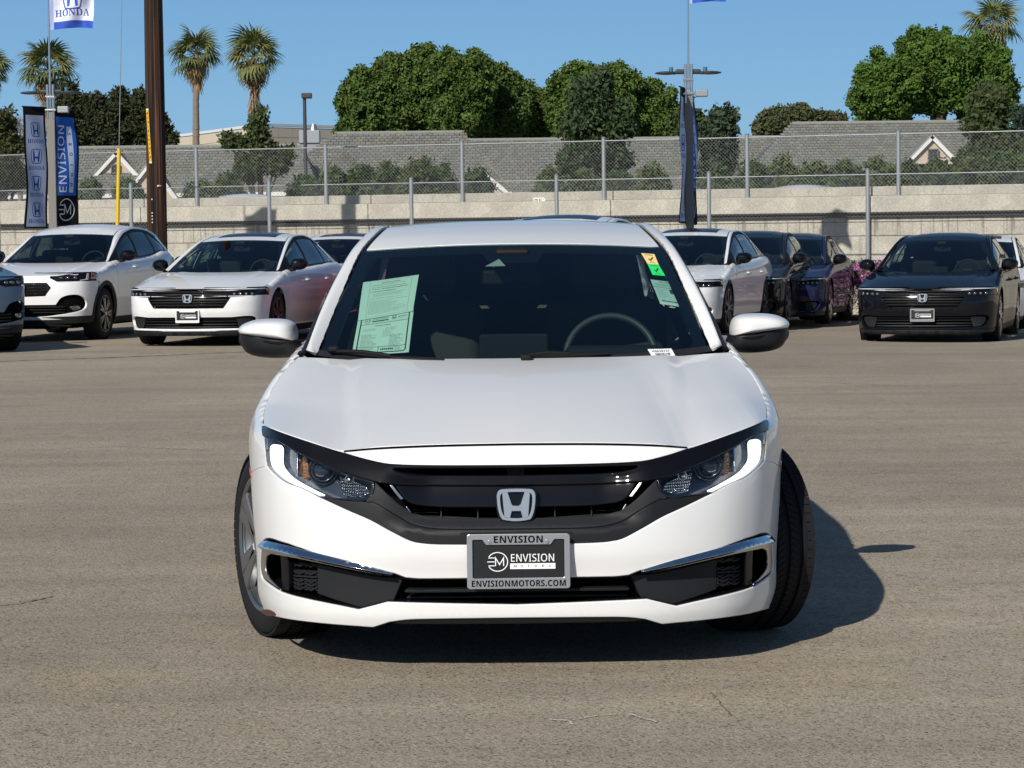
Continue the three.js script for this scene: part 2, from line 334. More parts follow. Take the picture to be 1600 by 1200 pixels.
// --- concrete wall with the ribbed lower courses, a dark bar for the shade under the overhang and the set-back cap
{
  const conc = (rib) => { const t = dataTex(512, 512, (u, v) => { const st = vnoise(u * 90, v * 3, 90, 3), b = .86 + (vnoise(u * 12, v * 12, 12) - .5) * .1 + (vnoise(u * 128, v * 128, 128) - .5) * .14 - (rib ? smooth(.62, .9, st) * .2 : smooth(.7, .95, vnoise(u * 30, v * 2, 30, 2)) * .10); return [b, b * .985, b * .95]; }, true, [.4, .4]); return t; };
  const bump = dataTex(512, 512, (u, v) => .5 + (vnoise(u * 100, v * 4, 100, 4) - .5) * .8 + (vnoise(u * 200, v * 200, 200) - .5) * .3, false, [.4, .4]);
  const m1 = S2({ color: lin(.66, .64, .585), map: conc(false), roughness: .95 }), m2 = S2({ color: lin(.64, .62, .565), map: conc(true), bumpMap: bump, bumpScale: .012, roughness: .95 });
  const W = thing('concrete_wall', 'long pale concrete retaining wall behind the parked cars with a dark band along it for overhang shade', 'wall', [0, 0, -WALL_Z], WALL_TURN);
  const uvm = (g) => { const h = clean(g), p = h.attributes.position, n = h.attributes.normal, u = h.attributes.uv; for (let i = 0; i < p.count; i++) Math.abs(n.getY(i)) > .7 ? u.setXY(i, p.getX(i), p.getZ(i)) : u.setXY(i, p.getX(i) + p.getZ(i), p.getY(i)); return h; };
  const J = onWall(1361), cuts = [-120, -80, -50, -28, J - 25, J - 20, J - 15, J - 10, J - 5, J, J + 5, J + 10, 26, 50, 80, 120];
  for (let i = 0; i < cuts.length - 1; i++) {
    const a = cuts[i] + .006, b = cuts[i + 1] - .006, L = b - a, m = (a + b) / 2, wide = cuts[i + 1] === J ? .02 : 0;
    if (L < .5) continue;
    part('wall_panel', uvm(rbox(L - wide, .302, .5, m - wide / 2, 1.876, -.19, .012)), m1, W);
    part('wall_cap', uvm(rbox(L - wide, .176, .3, m - wide / 2, 2.115, -.25, .02)), m1, W);
    part('wall_course', uvm(rbox(L - wide, .082, .3, m - wide / 2, 1.595, -.15, .008)), m2, W);
    part('wall_course', uvm(rbox(L - wide, .246, .3, m - wide / 2, 1.4215, -.155, .008)), m2, W);
    for (let k = 0; k < 4; k++) part('wall_course', uvm(rbox(L - wide, .44, .3, m - wide / 2, 1.069 - k * .4455, -.15, .006)), m1, W);
  }
  part('backing', box(238, 1.95, .2, 0, 1.0, -.26), S2({ color: lin(.12, .11, .1), roughness: .95 }), W);
  part('rail', [rbox(54, .024, .1, 0, 1.709, .02, .004), rbox(54, .078, .05, 0, 1.676, .0, .004), rbox(54, .024, .09, 0, 1.646, .02, .004)], S2({ color: lin(.028, .025, .024), roughness: .7, metalness: .1 }), W);  // dark bar standing in for the shadow below the overhanging panel
  // a small white notice on the wall's cap
  const nt = canvasTex(160, 56, (g, w, h) => { g.fillStyle = '#eceae4'; g.fillRect(0, 0, w, h); g.fillStyle = '#555'; g.fillRect(14, 20, 46, 14); g.fillRect(44, 20, 10, 30); g.fillRect(74, 16, 14, 26); g.fillRect(98, 18, 8, 24); });
  const nx = onWall(841), nb = solo('notice_plate', rbox(.25, .094, .012, 0, 0, 0, .002), M.white, 'small white notice plate with dark figures on the concrete wall under the fence', 'sign');
  nb.position.set(nx, 2.054, -.08).applyEuler(new THREE.Euler(0, WALL_TURN, 0)); nb.position.z -= WALL_Z; nb.rotation.y = WALL_TURN;
  const face = part('print', new THREE.PlaneGeometry(.24, .082).translate(0, 0, .008), S2({ map: nt, roughness: .7 }), nb);
}
// --- chain-link fences
function chainLink(x0, x1, y0, y1, pitch, r) {
  const gs = [], H = y1 - y0;
  const prism = (ax, ay, bx, by, z) => {
    const L = Math.hypot(bx - ax, by - ay), ux = (bx - ax) / L, uy = (by - ay) / L, px = -uy, py = ux, P = [], I = [];
    for (let k = 0; k < 3; k++) { const a = k * 2.0944, c = Math.cos(a) * r, s = Math.sin(a) * r; P.push(ax + px * c, ay + py * c, z + s, bx + px * c, by + py * c, z + s); }
    for (let k = 0; k < 3; k++) { const i = k * 2, j = ((k + 1) % 3) * 2; I.push(i, i + 1, j, j, i + 1, j + 1); }
    return [P, I];
  };
  const P = [], I = [];
  for (let d = 0; d < 2; d++) for (let c = x0 - H; c < x1; c += pitch) {
    let ax = c, bx = c + H, ay = 0, by = H;
    if (ax < x0) { ay = x0 - ax; ax = x0; }
    if (bx > x1) { by = H - (bx - x1); bx = x1; }
    if (bx - ax < .02) continue;
    const [p, ix] = d ? prism(ax, y1 - ay, bx, y1 - by, .002) : prism(ax, y0 + ay, bx, y0 + by, -.002), o = P.length / 3;
    P.push(...p); for (const i of ix) I.push(i + o);
  }
  const g = new THREE.BufferGeometry(); g.setAttribute('position', new THREE.Float32BufferAttribute(P, 3)); g.setIndex(I); g.computeVertexNormals();
  return g;
}
function fence(name, label, off, y0, y1, pxs, pr, railR, postTop, meshTop) {
  const F = thing(name, label, 'fence', [0, 0, -WALL_Z], WALL_TURN), xs = pxs.map((p) => onWall(p, off)), ex = xs[1] - xs[0];
  for (let x = xs[0] - ex; x > -19; x -= ex) xs.unshift(x);
  for (let x = xs.at(-1) + ex; x < 17; x += ex) xs.push(x);
  for (const x of xs) { part('post', [rod([x, y0, off], [x, postTop, off], pr, pr, 10), rod([x, postTop, off], [x, postTop + .02, off], pr * 1.25, pr * .7, 10)], M.zinc, F); }
  part('top_rail', rod([xs[0], meshTop, off], [xs.at(-1), meshTop, off], railR, railR, 6), M.zinc, F);
  const m = part('chain_mesh', chainLink(xs[0], xs.at(-1), y0 + .02, meshTop, .070, .0015).translate(0, 0, off + .03), M.zinc, F); m.userData.kind = 'stuff';
  return F;
}
fence('chain_fence', 'upper galvanised chain-link fence standing along the top of the concrete wall', -.06, 1.988, 3.15, [308, 510, 723, 944, 1168, 1404], .039, .013, 3.209, 3.154);
fence('chain_fence', 'nearer galvanised chain-link fence in front of the concrete wall behind the cars', 2.1, -.2, 2.45, [205, 421, 643, 870, 1108, 1356], .037, .011, 2.461, 2.373);
// --- houses with tiled roofs beyond the street
const stucco = (r, g, b) => S2({ color: lin(r, g, b), roughness: .95, map: dataTex(128, 128, (u, v) => { const q = .9 + (vnoise(u * 64, v * 64, 64) - .5) * .2; return [q, q, q]; }, true) });
const MS = { peach: stucco(.66, .53, .43), white: S2({ color: lin(.72, .71, .68), roughness: .7 }), tile: S2({ color: lin(1, 1, 1), roughness: .9, vertexColors: true }), sash: S2({ color: lin(.13, .12, .115), roughness: .7 }), under: S2({ color: lin(.1, .1, .095), roughness: .95 }), pane: P2({ color: lin(.05, .06, .07), roughness: .08 }) };
// one slope of tiles: a (lower left), b (lower right), c (upper right), d (upper left); rows climb from the eave
function tiles(a, b, c, d, tw = .27, te = .27) {
  const P = [], C = [], I = [], up = d.clone().add(c).multiplyScalar(.5).sub(a.clone().add(b).multiplyScalar(.5));
  const along = b.clone().sub(a).normalize(), upn = up.clone().addScaledVector(along, -up.dot(along)), rise = upn.length(); upn.normalize();
  const n = along.clone().cross(upn).normalize(), rows = Math.ceil(rise / te), L0 = 0, L1 = b.clone().sub(a).dot(along), du = d.clone().sub(a).dot(along), cu = c.clone().sub(a).dot(along);
  for (let r = 0; r < rows; r++) {
    const t = r / rows, left = mixn(L0, du, t), right = mixn(L1, cu, t), off = (r % 2) * tw / 2;
    for (let x = Math.floor(left / tw) * tw - off; x < right; x += tw) {
      const x0 = Math.max(left, x + .012), x1 = Math.min(right, x + tw - .012); if (x1 - x0 < .03) continue;
      const y0 = r * te - .03 + rr(-.012, .012), y1 = (r + 1) * te, h = rr(.05, .085), o = P.length / 3;
      const v = (x, y, k) => { const p = a.clone().addScaledVector(along, x).addScaledVector(upn, y).addScaledVector(n, k); P.push(p.x, p.y, p.z); };
      v(x0, y0, 0); v(x1, y0, 0); v(x0, y0, h); v(x1, y0, h); v(x0, y1, .008); v(x1, y1, .008);
      const q = rr(.84, 1.13), w = rr(-.012, .012); for (let k = 0; k < 6; k++) C.push((.205 + w) * q, .205 * q, (.182 - w) * q);
      I.push(o, o + 1, o + 3, o, o + 3, o + 2, o + 2, o + 3, o + 5, o + 2, o + 5, o + 4);
    }
  }
  const g = new THREE.BufferGeometry(); g.setAttribute('position', new THREE.Float32BufferAttribute(P, 3)); g.setAttribute('color', new THREE.Float32BufferAttribute(C, 3)); g.setIndex(I);
  return g.toNonIndexed();
}
function quad(a, b, c, d) { const g = new THREE.BufferGeometry(); g.setAttribute('position', new THREE.Float32BufferAttribute([a, b, c, a, c, d].flatMap((p) => p.toArray()), 3)); g.computeVertexNormals(); return g; }
function gable(parent, px, apexY, baseY, half, depth, win) {
  const A = at(px, apexY, depth), L = at(px - half, baseY, depth), R = at(px + half, baseY, depth), k = .2;
  const s = new THREE.Shape([[L.x, L.y], [R.x, R.y], [A.x, A.y]].map((p) => new THREE.Vector2(...p)));
  const g = part('gable_wall', new THREE.ExtrudeGeometry(s, { depth: 2.6, bevelEnabled: false }).translate(0, 0, -depth - 2.75), MS.peach, parent);
  for (const E of [L, R]) { const d = A.clone().sub(E).normalize(), o = d.clone().multiplyScalar(.25); part('barge_board', quadBar(E.clone().sub(o), A.clone().addScaledVector(d, .05), .2, .12, -depth), MS.white, parent); part('gable_roof', quad(E.clone().sub(o).setZ(-depth + .1).add(V(0, .13, 0)), A.clone().setZ(-depth + .1).add(V(0, .13, 0)), A.clone().setZ(-depth - 4).add(V(0, .13, 0)), E.clone().sub(o).setZ(-depth - 4).add(V(0, .13, 0))), S2({ color: lin(.17, .17, .155), roughness: .95 }), parent); }
  if (win) { const c = at(win[0], win[1], depth), w = win[2] / FOCAL * depth, h = win[3] / FOCAL * depth; const f = part('window', [box(w + .1, .06, .1, c.x, c.y + h / 2, -depth), box(w + .1, .06, .1, c.x, c.y - h / 2, -depth), box(.06, h, .1, c.x - w / 2, c.y, -depth), box(.06, h, .1, c.x + w / 2, c.y, -depth), box(.02, h, .07, c.x, c.y, -depth), box(w, .02, .06, c.x, c.y, -depth)], MS.sash, parent); part('pane', box(w, h, .03, c.x, c.y, -depth - .055), MS.pane, f); }
}
function quadBar(a, b, w, t, z) { const d = b.clone().sub(a), L = Math.hypot(d.x, d.y), g = box(L, w, t, L / 2, 0, 0); g.rotateZ(Math.atan2(d.y, d.x)); return g.translate(a.x, a.y, z); }
function house(label, D, ridge, eave, hipL, hipR) { // ridge [px0, px1, py], eave [px0, px1, py]
  const H = thing('house', label, 'house'), e0 = at(eave[0], eave[2], D), e1 = at(eave[1], eave[2], D), yE = (e0.y + e1.y) / 2;
  const guess = at((ridge[0] + ridge[1]) / 2, ridge[2], D + 4).y, run = (guess - yE) / .6, r0 = at(ridge[0], ridge[2], D + run), r1 = at(ridge[1], ridge[2], D + run), yR = (r0.y + r1.y) / 2;
  e0.y = e1.y = yE; r0.y = r1.y = yR;
  const b0 = V(e0.x, yE, -D - 2 * run), b1 = V(e1.x, yE, -D - 2 * run), dn = V(0, -.05, 0);
  const t = part('roof_tiles', tiles(e0, e1, r1, r0), MS.tile, H); t.userData.kind = 'stuff';
  part('roof', [quad(e0.clone().add(dn), e1.clone().add(dn), r1.clone().add(dn), r0.clone().add(dn)), quad(b1, b0, r0, r1), quad(b0, e0, r0, r0), quad(e1, b1, r1, r1)], MS.under, H);
  const caps = []; for (let x = r0.x; x < r1.x - .4; x += .42) caps.push(new THREE.CylinderGeometry(.11, .12, .44, 6).rotateZ(Math.PI / 2).translate(x + .21, yR + .01, r0.z)); if (caps.length) part('ridge_cap', caps, S2({ color: lin(.23, .23, .21), roughness: .9 }), H);
  part('wall', box(e1.x - e0.x - 1.0, yE - TERRACE, 2 * run - 1.0, (e0.x + e1.x) / 2, (yE + TERRACE) / 2 - .02, -D - run), MS.peach, H);
  part('fascia', box(e1.x - e0.x, .2, .06, (e0.x + e1.x) / 2, yE - .08, -D + .02), MS.white, H);
  return H;
}
const hA = house('long low house with grey tiled roof behind the utility pole, two small gables', 125, [-90, 470, 231], [-130, 500, 303]);
gable(hA, 181, 239, 277, 35, 126.5, [180, 264, 11, 13]);
gable(hA, 233, 256, 312, 43, 124.2);
const hB = house('grey tiled house in the middle, its ridge the higher one left of centre', 128, [528, 722, 208], [392, 800, 302]);
gable(hB, 752, 268, 306, 46, 126.6);
house('lower grey tiled house just right of the higher middle one, partly behind a tree', 130, [700, 882, 219], [690, 935, 301]);
house('grey tiled house mostly hidden behind the leafy trees right of centre', 133, [960, 1262, 216], [900, 1300, 298]);
const hF = house('big grey tiled house on the right with a white-trimmed gable and small window', 126, [1238, 1520, 192], [1150, 1600, 293]);
gable(hF, 1457, 214, 256, 41, 126.8, [1458, 241, 14, 15]);
house('grey tiled house at the far right edge behind the dark tree', 138, [1560, 1720, 214], [1540, 1760, 296]);
// --- pale commercial building far behind
{
  const B = thing('warehouse', 'pale beige flat-roofed building far behind the palms with a teal base band', 'building');
  const D = 210, c = at(412, 197, D), yT = c.y, L = at(250, 210, D + 26), R = at(560, 199, D + 7);
  const wall = (a, b, y0, y1, t, m, nm, out = 0) => { const d = V(b.x - a.x, 0, b.z - a.z), l = d.length(), g = box(l, y1 - y0, t, l / 2, (y0 + y1) / 2, out); g.rotateY(-Math.atan2(d.z, d.x)); return part(nm, g.translate(a.x, 0, a.z), m, B); };
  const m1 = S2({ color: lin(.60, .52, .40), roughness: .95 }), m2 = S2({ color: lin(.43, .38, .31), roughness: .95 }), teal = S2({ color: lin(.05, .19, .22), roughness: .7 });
  const cut = (a, b, n, m) => { for (let i = 0; i < n; i++) for (let k = 0; k < 3; k++) { const p = a.clone().lerp(b, i / n + .0015), q = a.clone().lerp(b, (i + 1) / n - .0015), y = TERRACE + 7.05 + k * ((yT - TERRACE - 7.1) / 3); wall(p, q, y, y + (yT - TERRACE - 7.1) / 3 - .03, .3, m, 'wall_panel'); } };
  cut(L, c, 9, m1); cut(c, R, 7, m2);
  wall(L, c, TERRACE, TERRACE + 7, .34, teal, 'base_band'); wall(c, R, TERRACE, TERRACE + 7, .34, m2, 'base_wall');
  wall(L, c, TERRACE, yT - .1, .1, MS.under, 'backing', -.25); wall(c, R, TERRACE, yT - .1, .1, MS.under, 'backing', -.25);
  wall(L, c, yT, yT + .22, .45, MS.white, 'coping'); wall(c, R, yT + .002, yT + .2, .44, S2({ color: lin(.5, .48, .46), roughness: .7 }), 'coping');
  const u = at(484, 214, 205), r = thing('rooftop_unit', 'grey air unit with a pipe showing above the tiled roof beside the lamp post', 'air unit', [u.x, u.y, u.z]);
  part('casing', rbox(1.6, 1.0, 1.2, 0, 0, 0, .05), M.zinc, r); part('cowl', [rod([.3, .5, 0], [.3, 1.0, 0], .35, .2, 10)], M.steel, r); part('stand', box(1.9, 6, .9, 0, -3.5, 0), M.steel, r);
}
// --- trees
const clumpGeo = (n, size, w, seedling) => {
  const P = [], N = [], I = [], v = V(0, 0, 0), q = new THREE.Quaternion(), e = new THREE.Euler();
  for (let i = 0; i < n; i++) {
    const c = V(rr(-1, 1), rr(-1, 1), rr(-1, 1)).normalize().multiplyScalar(rr(.2, 1) * size), l = size * rr(.5, .85), o = P.length / 3;
    q.setFromEuler(e.set(rr(-1.2, 1.2), rr(0, 6.3), rr(-1.2, 1.2)));
    for (const [x, y, z] of [[0, 0, -l / 2], [w * l, .12 * l, 0], [0, 0, l / 2], [-w * l, .12 * l, 0]]) { v.set(x, y, z).applyQuaternion(q).add(c); P.push(v.x, v.y, v.z); }
    I.push(o, o + 1, o + 2, o, o + 2, o + 3);
  }
  const g = new THREE.BufferGeometry(); g.setAttribute('position', new THREE.Float32BufferAttribute(P, 3)); g.setIndex(I);
  const h = g.toNonIndexed(); h.computeVertexNormals(); return h;
};
const leafMat = P2({ color: lin(1, 1, 1), roughness: .7, transmission: .22, thickness: 0, specularIntensity: .4 });
const CL = { big: clumpGeo(9, .34, .3), mid: clumpGeo(9, .2, .28), small: clumpGeo(8, .12, .26), tuft: clumpGeo(8, .28, .16) };
const bark = S2({ color: lin(.09, .065, .045), roughness: .95 });
// lobes: [x, y, z, rx, ry, rz] relative to the foot; each is covered with smaller lobes, which carry the leaf clumps
function tree(name, label, foot, lobes, { n = 4000, geo = CL.big, col = [.05, .085, .022], sub = 26, subR = .34, trunk = .3, split = true, category = 'tree', group, scale = [.7, 1.3], fill = .25 }) {
  const T = thing(name, label, category, foot.toArray(), 0, group), pts = [], vols = lobes.map((l) => l[3] * l[4] * l[5]), vt = vols.reduce((a, b) => a + b);
  lobes.forEach((l, k) => {
    const subs = [], ns = Math.max(6, Math.round(sub * Math.cbrt(vols[k] / (vt / lobes.length))));
    for (let i = 0; i < ns; i++) { const y = 1 - 2 * (i + .5) / ns, a = i * 2.39996 + rnd(), s = Math.sqrt(1 - y * y), f = rr(.62, .95); subs.push([l[0] + Math.cos(a) * s * l[3] * f, l[1] + y * l[4] * f, l[2] + Math.sin(a) * s * l[5] * f, rr(.7, 1.25) * subR]); }
    if (geo === CL.big) for (let i = 0; i < 16; i++) { const a = rr(0, 6.3), y = rr(-.2, 1), s2 = Math.sqrt(Math.max(0, 1 - y * y)), f = rr(1.0, 1.16); subs.push([l[0] + Math.cos(a) * s2 * l[3] * f, l[1] + y * l[4] * f, l[2] + Math.sin(a) * s2 * l[5] * f, rr(.35, .6) * subR]); }
    const m = Math.round(n * vols[k] / vt);
    for (let i = 0; i < m; i++) {
      const d = V(rr(-1, 1), rr(-1, 1), rr(-1, 1)); if (d.lengthSq() > 1 || d.lengthSq() < .01) { i--; continue; }
      if (rnd() < fill) pts.push([l[0] + d.x * l[3] * .8, l[1] + d.y * l[4] * .8, l[2] + d.z * l[5] * .8, .8]);
      else { const s = subs[(rnd() * subs.length) | 0], R = s[3] * Math.min(l[3], l[4], l[5]); d.normalize().multiplyScalar(R * rr(.65, 1.05) * (rnd() < .08 ? 1.25 : 1)); pts.push([s[0] + d.x, s[1] + d.y, s[2] + d.z, 1 + .25 * d.y / R]); }
    }
  });
  const crown = new THREE.InstancedMesh(geo, leafMat, pts.length), o = new THREE.Object3D(), c = new THREE.Color();
  pts.forEach((p, i) => { o.position.set(p[0], p[1], p[2]); o.rotation.set(rr(0, 6.3), rr(0, 6.3), rr(0, 6.3)); o.scale.setScalar(rr(...scale)); o.updateMatrix(); crown.setMatrixAt(i, o.matrix); const b = rr(.7, 1.3), y = rr(.85, 1.2); crown.setColorAt(i, c.setRGB(col[0] * b * y, col[1] * b, col[2] * b)); });
  crown.name = 'crown'; crown.castShadow = crown.receiveShadow = true; crown.userData.kind = 'stuff'; T.add(crown);
  if (trunk) {
    const top = lobes.reduce((a, l) => (l[1] > a[1] ? l : a)), gs = [];
    gs.push(tube([[0, -.3, 0], [rr(-.1, .1), top[1] * .35, 0], [top[0] * .6, top[1] * .7, top[2] * .5], [top[0], top[1], top[2]]], trunk, 7, 10));
    if (split) for (const l of lobes) gs.push(tube([[0, l[1] * .3, 0], [l[0] * .5, l[1] * .7, l[2] * .5], [l[0], l[1] + l[4] * .2, l[2]]], trunk * .45, 6, 8));
    part('trunk', gs, bark, T);
  }
  return T;
}
// crown lobes given as [px, py, half-width px, half-height px, depth offset m], at a distance
function lobesAt(foot, D, list, flat = .8) { const k = D / FOCAL, sh = D < 105 ? .8 : .94; return list.map(([x, y, w, h, dz = 0]) => { const p = at(x, y, D); return [p.x - foot.x, p.y - foot.y, dz, w * k * sh, h * k * sh, Math.min(w, h) * k * flat + .2]; }); }
const footAt = (px, D) => { const p = at(px, 300, D); return V(p.x, D > 47 ? TERRACE : groundY(p.x, -D), -D); };
function stand(name, label, px, D, list, opt) { const f = footAt(px, D); return tree(name, label, f, lobesAt(f, D, list, opt.flat), opt); }
const FIC = { n: 6000, col: [.092, .15, .03], subR: .27, sub: 46, trunk: .35, fill: .08 };
stand('ficus_tree', 'dense dark green tree left of centre, outermost and shortest of the clipped row', 575, 150, [[568, 160, 38, 52], [585, 190, 44, 36], [560, 205, 30, 30]], { ...FIC, n: 4200 });
stand('ficus_tree', 'tallest dense green tree left of centre, second of the clipped row', 640, 152, [[622, 130, 42, 48], [655, 118, 38, 44], [640, 175, 52, 50]], FIC);
stand('ficus_tree', 'dense green tree in the middle of the clipped row behind the roofs', 705, 151, [[700, 130, 34, 50], [735, 135, 36, 48], [715, 185, 48, 45]], FIC);
stand('ficus_tree', 'dense green tree right of the middle of the clipped row', 778, 155, [[772, 143, 34, 42], [790, 180, 44, 44], [760, 195, 30, 36]], { ...FIC, col: [.08, .135, .03] });
stand('ficus_tree', 'lighter yellow-green tree at the right end of the clipped row', 838, 158, [[822, 172, 32, 42], [852, 180, 30, 46], [838, 200, 40, 30]], { ...FIC, n: 3600, col: [.09, .135, .028] });
stand('broad_tree', 'broad bright green tree right of centre behind the roofs', 920, 156, [[912, 140, 48, 40], [900, 185, 52, 44], [965, 135, 34, 30], [955, 180, 48, 46]], { ...FIC, n: 6500, col: [.105, .17, .032] });
stand('broad_tree', 'green tree behind the right banner pole, its top sloping down rightward', 1010, 158, [[1010, 165, 42, 38], [1030, 195, 34, 36], [1000, 200, 44, 30]], { ...FIC, n: 4600, col: [.105, .17, .034] });
stand('broad_tree', 'low dark tree filling the gap right of the right banner pole', 1072, 150, [[1075, 205, 32, 30], [1098, 218, 26, 24]], { ...FIC, n: 2200, col: [.07, .11, .03] });
stand('broad_tree', 'huge rounded bright green tree at the right behind the gabled house', 1460, 150, [[1455, 115, 78, 60], [1400, 140, 62, 58], [1525, 125, 58, 62], [1478, 90, 50, 34], [1372, 170, 42, 32], [1540, 165, 52, 40], [1345, 158, 18, 20]], { ...FIC, n: 13000, col: [.09, .165, .026], sub: 40 });
stand('broad_tree', 'olive tree peeking over the roof left of the huge round tree', 1235, 145, [[1215, 192, 26, 20], [1245, 185, 24, 16], [1200, 205, 22, 14]], { ...FIC, n: 2000, col: [.09, .11, .045] });
stand('broad_tree', 'small olive tree top just left of the huge round tree', 1292, 145, [[1285, 188, 14, 10], [1308, 192, 12, 10]], { ...FIC, n: 700, col: [.095, .105, .045] });
stand('dark_conifer', 'dark bushy tree behind the left banner pole', 110, 140, [[108, 150, 13, 24], [104, 178, 24, 30], [128, 168, 12, 22], [134, 195, 24, 32], [115, 214, 34, 22]], { ...FIC, n: 3600, col: [.042, .052, .02], geo: CL.mid, scale: [1, 1.9] });
stand('dark_conifer', 'dark bushy tree left of the utility pole, middle of three', 180, 140, [[152, 165, 12, 20], [154, 196, 22, 36], [188, 158, 11, 24], [186, 192, 22, 40], [172, 214, 36, 24]], { ...FIC, n: 4400, col: [.042, .052, .02], geo: CL.mid, scale: [1, 1.9] });
stand('dark_conifer', 'dark pointed tree directly behind the utility pole', 235, 140, [[218, 160, 9, 22], [217, 192, 19, 34], [240, 205, 24, 30], [264, 218, 12, 14]], { ...FIC, n: 3000, col: [.046, .056, .02], geo: CL.mid, scale: [1, 1.9] });
const LEAFY = { n: 2300, geo: CL.mid, sub: 22, subR: .4, trunk: .09, fill: .5, scale: [.6, 1.5] };
stand('leafy_tree', 'young leafy tree with a thin leader in front of the long house', 405, 88, [[402, 205, 15, 26], [404, 190, 9, 16], [368, 222, 26, 9], [356, 216, 10, 7], [412, 236, 26, 18], [390, 262, 28, 22], [432, 255, 22, 20], [448, 240, 9, 10], [408, 174, 5, 11]], { ...LEAFY, n: 1700, fill: .75, col: [.075, .105, .038] });
stand('leafy_tree', 'leafy dark tree in front of the bright green tree right of centre', 930, 80, [[925, 155, 40, 40], [905, 195, 34, 36], [962, 190, 34, 40], [930, 235, 48, 32], [892, 255, 24, 24], [965, 250, 26, 22], [940, 125, 16, 22]], { ...LEAFY, n: 3600, fill: .6, col: [.056, .09, .036] });
stand('leafy_tree', 'leafy grey-green tree right of the right banner pole', 1125, 80, [[1128, 190, 22, 22], [1120, 220, 32, 30], [1125, 250, 24, 26], [1105, 270, 20, 18]], { ...LEAFY, n: 2600, col: [.056, .084, .045] });
stand('leafy_tree', 'slender leafy tree in front of the gabled house at the right', 1545, 82, [[1545, 160, 34, 30], [1540, 195, 38, 32], [1555, 230, 42, 34], [1520, 255, 30, 26], [1585, 250, 30, 34]], { ...LEAFY, n: 4800, col: [.072, .1, .034] });
stand('leafy_tree', 'blue-green tree cut by the right edge of the photograph', 1602, 100, [[1605, 185, 22, 22], [1600, 220, 26, 30]], { ...LEAFY, n: 1500, col: [.04, .07, .05] });
stand('leafy_tree', 'yellow-green tree at the left edge behind the banner', 4, 110, [[0, 195, 22, 26], [12, 225, 26, 20], [-15, 215, 30, 30]], { ...LEAFY, n: 2200, col: [.075, .085, .03] });
stand('leafy_tree', 'spiky pale shrub at the left edge beyond the fence', 8, 70, [[5, 262, 26, 24], [25, 278, 26, 14], [-10, 285, 30, 20]], { ...LEAFY, n: 1500, geo: CL.tuft, col: [.06, .075, .028] });
// bushes behind the wall
const BUSH_LABELS = ["leftmost small clipped bush behind the wall, between the banner pole and the yellow guard", "clipped bush behind the wall between the yellow wire guard and the utility pole", "low clipped bush behind the wall at the first fence post right of the utility pole", "clipped bush at the foot of the young leafy tree, behind the wall", "bush behind the wall right below the box-headed street lamp", "bush behind the wall just right of the street lamp and its fence post", "wide bush behind the wall between the street lamp and the centre-left fence posts", "bush left of the tall pointed one, above the blue car roof's left end", "tallest pointed bush of the group left of the white gable trim, behind the wall", "bush right of the tallest pointed one, next to the small peach porch", "bush right under the white eave of the middle porch, behind the wall", "small bush left of the dark leafy tree, above the white wall notice", "bush at the left foot of the dark leafy tree right of centre, behind the wall", "bush at the right foot of the dark leafy tree right of centre, behind the wall", "bush behind the wall just left of the right banner pole", "bush at the foot of the leafy tree right of the right banner pole", "bush at the fence post below the left end of the gabled house's roof", "tall-tipped bush right of that roof-end fence post, behind the wall", "bush above the left end of the right-hand white street car's roof", "bush above the right end of the right-hand white street car's roof", "bush just left of the fence post beside the right-hand white gable", "low bush at the left lower corner of the right-hand white gable", "low bush straight below the window of the right-hand white gable", "bush at the right lower corner of the right-hand white gable", "tall bush below the slender leafy tree at the right, behind the wall", "bush cut by the right edge of the photograph, behind the wall"];
const BUSH = { n: 1300, geo: CL.small, sub: 24, subR: .45, trunk: 0, category: 'bush', fill: .35, scale: [.8, 1.7], group: 'clipped bushes behind the wall' };
[[140, 297, 16, 14, 64], [200, 298, 22, 14, 64], [312, 300, 22, 14, 66], [355, 292, 24, 20, 68], [478, 294, 28, 14, 60], [520, 286, 26, 22, 62], [570, 286, 28, 26, 60], [610, 284, 24, 28, 61], [655, 278, 30, 30, 60], [690, 285, 20, 26, 62], [745, 286, 26, 18, 64], [860, 287, 20, 22, 62], [910, 288, 24, 20, 63], [965, 286, 30, 18, 62], [1020, 282, 26, 22, 61], [1120, 280, 26, 18, 62], [1180, 276, 26, 22, 60], [1222, 274, 26, 24, 60], [1270, 278, 28, 20, 60], [1320, 276, 30, 22, 60], [1372, 274, 26, 24, 60], [1415, 276, 24, 20, 61], [1465, 274, 28, 20, 60], [1512, 270, 30, 24, 61], [1562, 266, 30, 30, 60], [1602, 264, 26, 32, 60]].forEach(([x, y, w, h, D], i) => {
  const f = footAt(x, D), l = lobesAt(f, D, [[x, y, w, h], [x - w * .4, y + h * .6, w * .8, h * .8], [x + w * .5, y + h * .7, w * .7, h * .8], [x + rr(-.3, .3) * w, y - h * .7, w * .3, h * .5]]), k = D / FOCAL;
  l.push([0, (l[0][1] - l[0][4]) * .5, 0, w * k * .9, Math.max(.3, l[0][1] * .5), w * k * .7]);
  tree('bush', BUSH_LABELS[i], f, l, { ...BUSH, col: [[.08, .12, .044], [.068, .108, .04], [.096, .13, .048]][i % 3] });
});
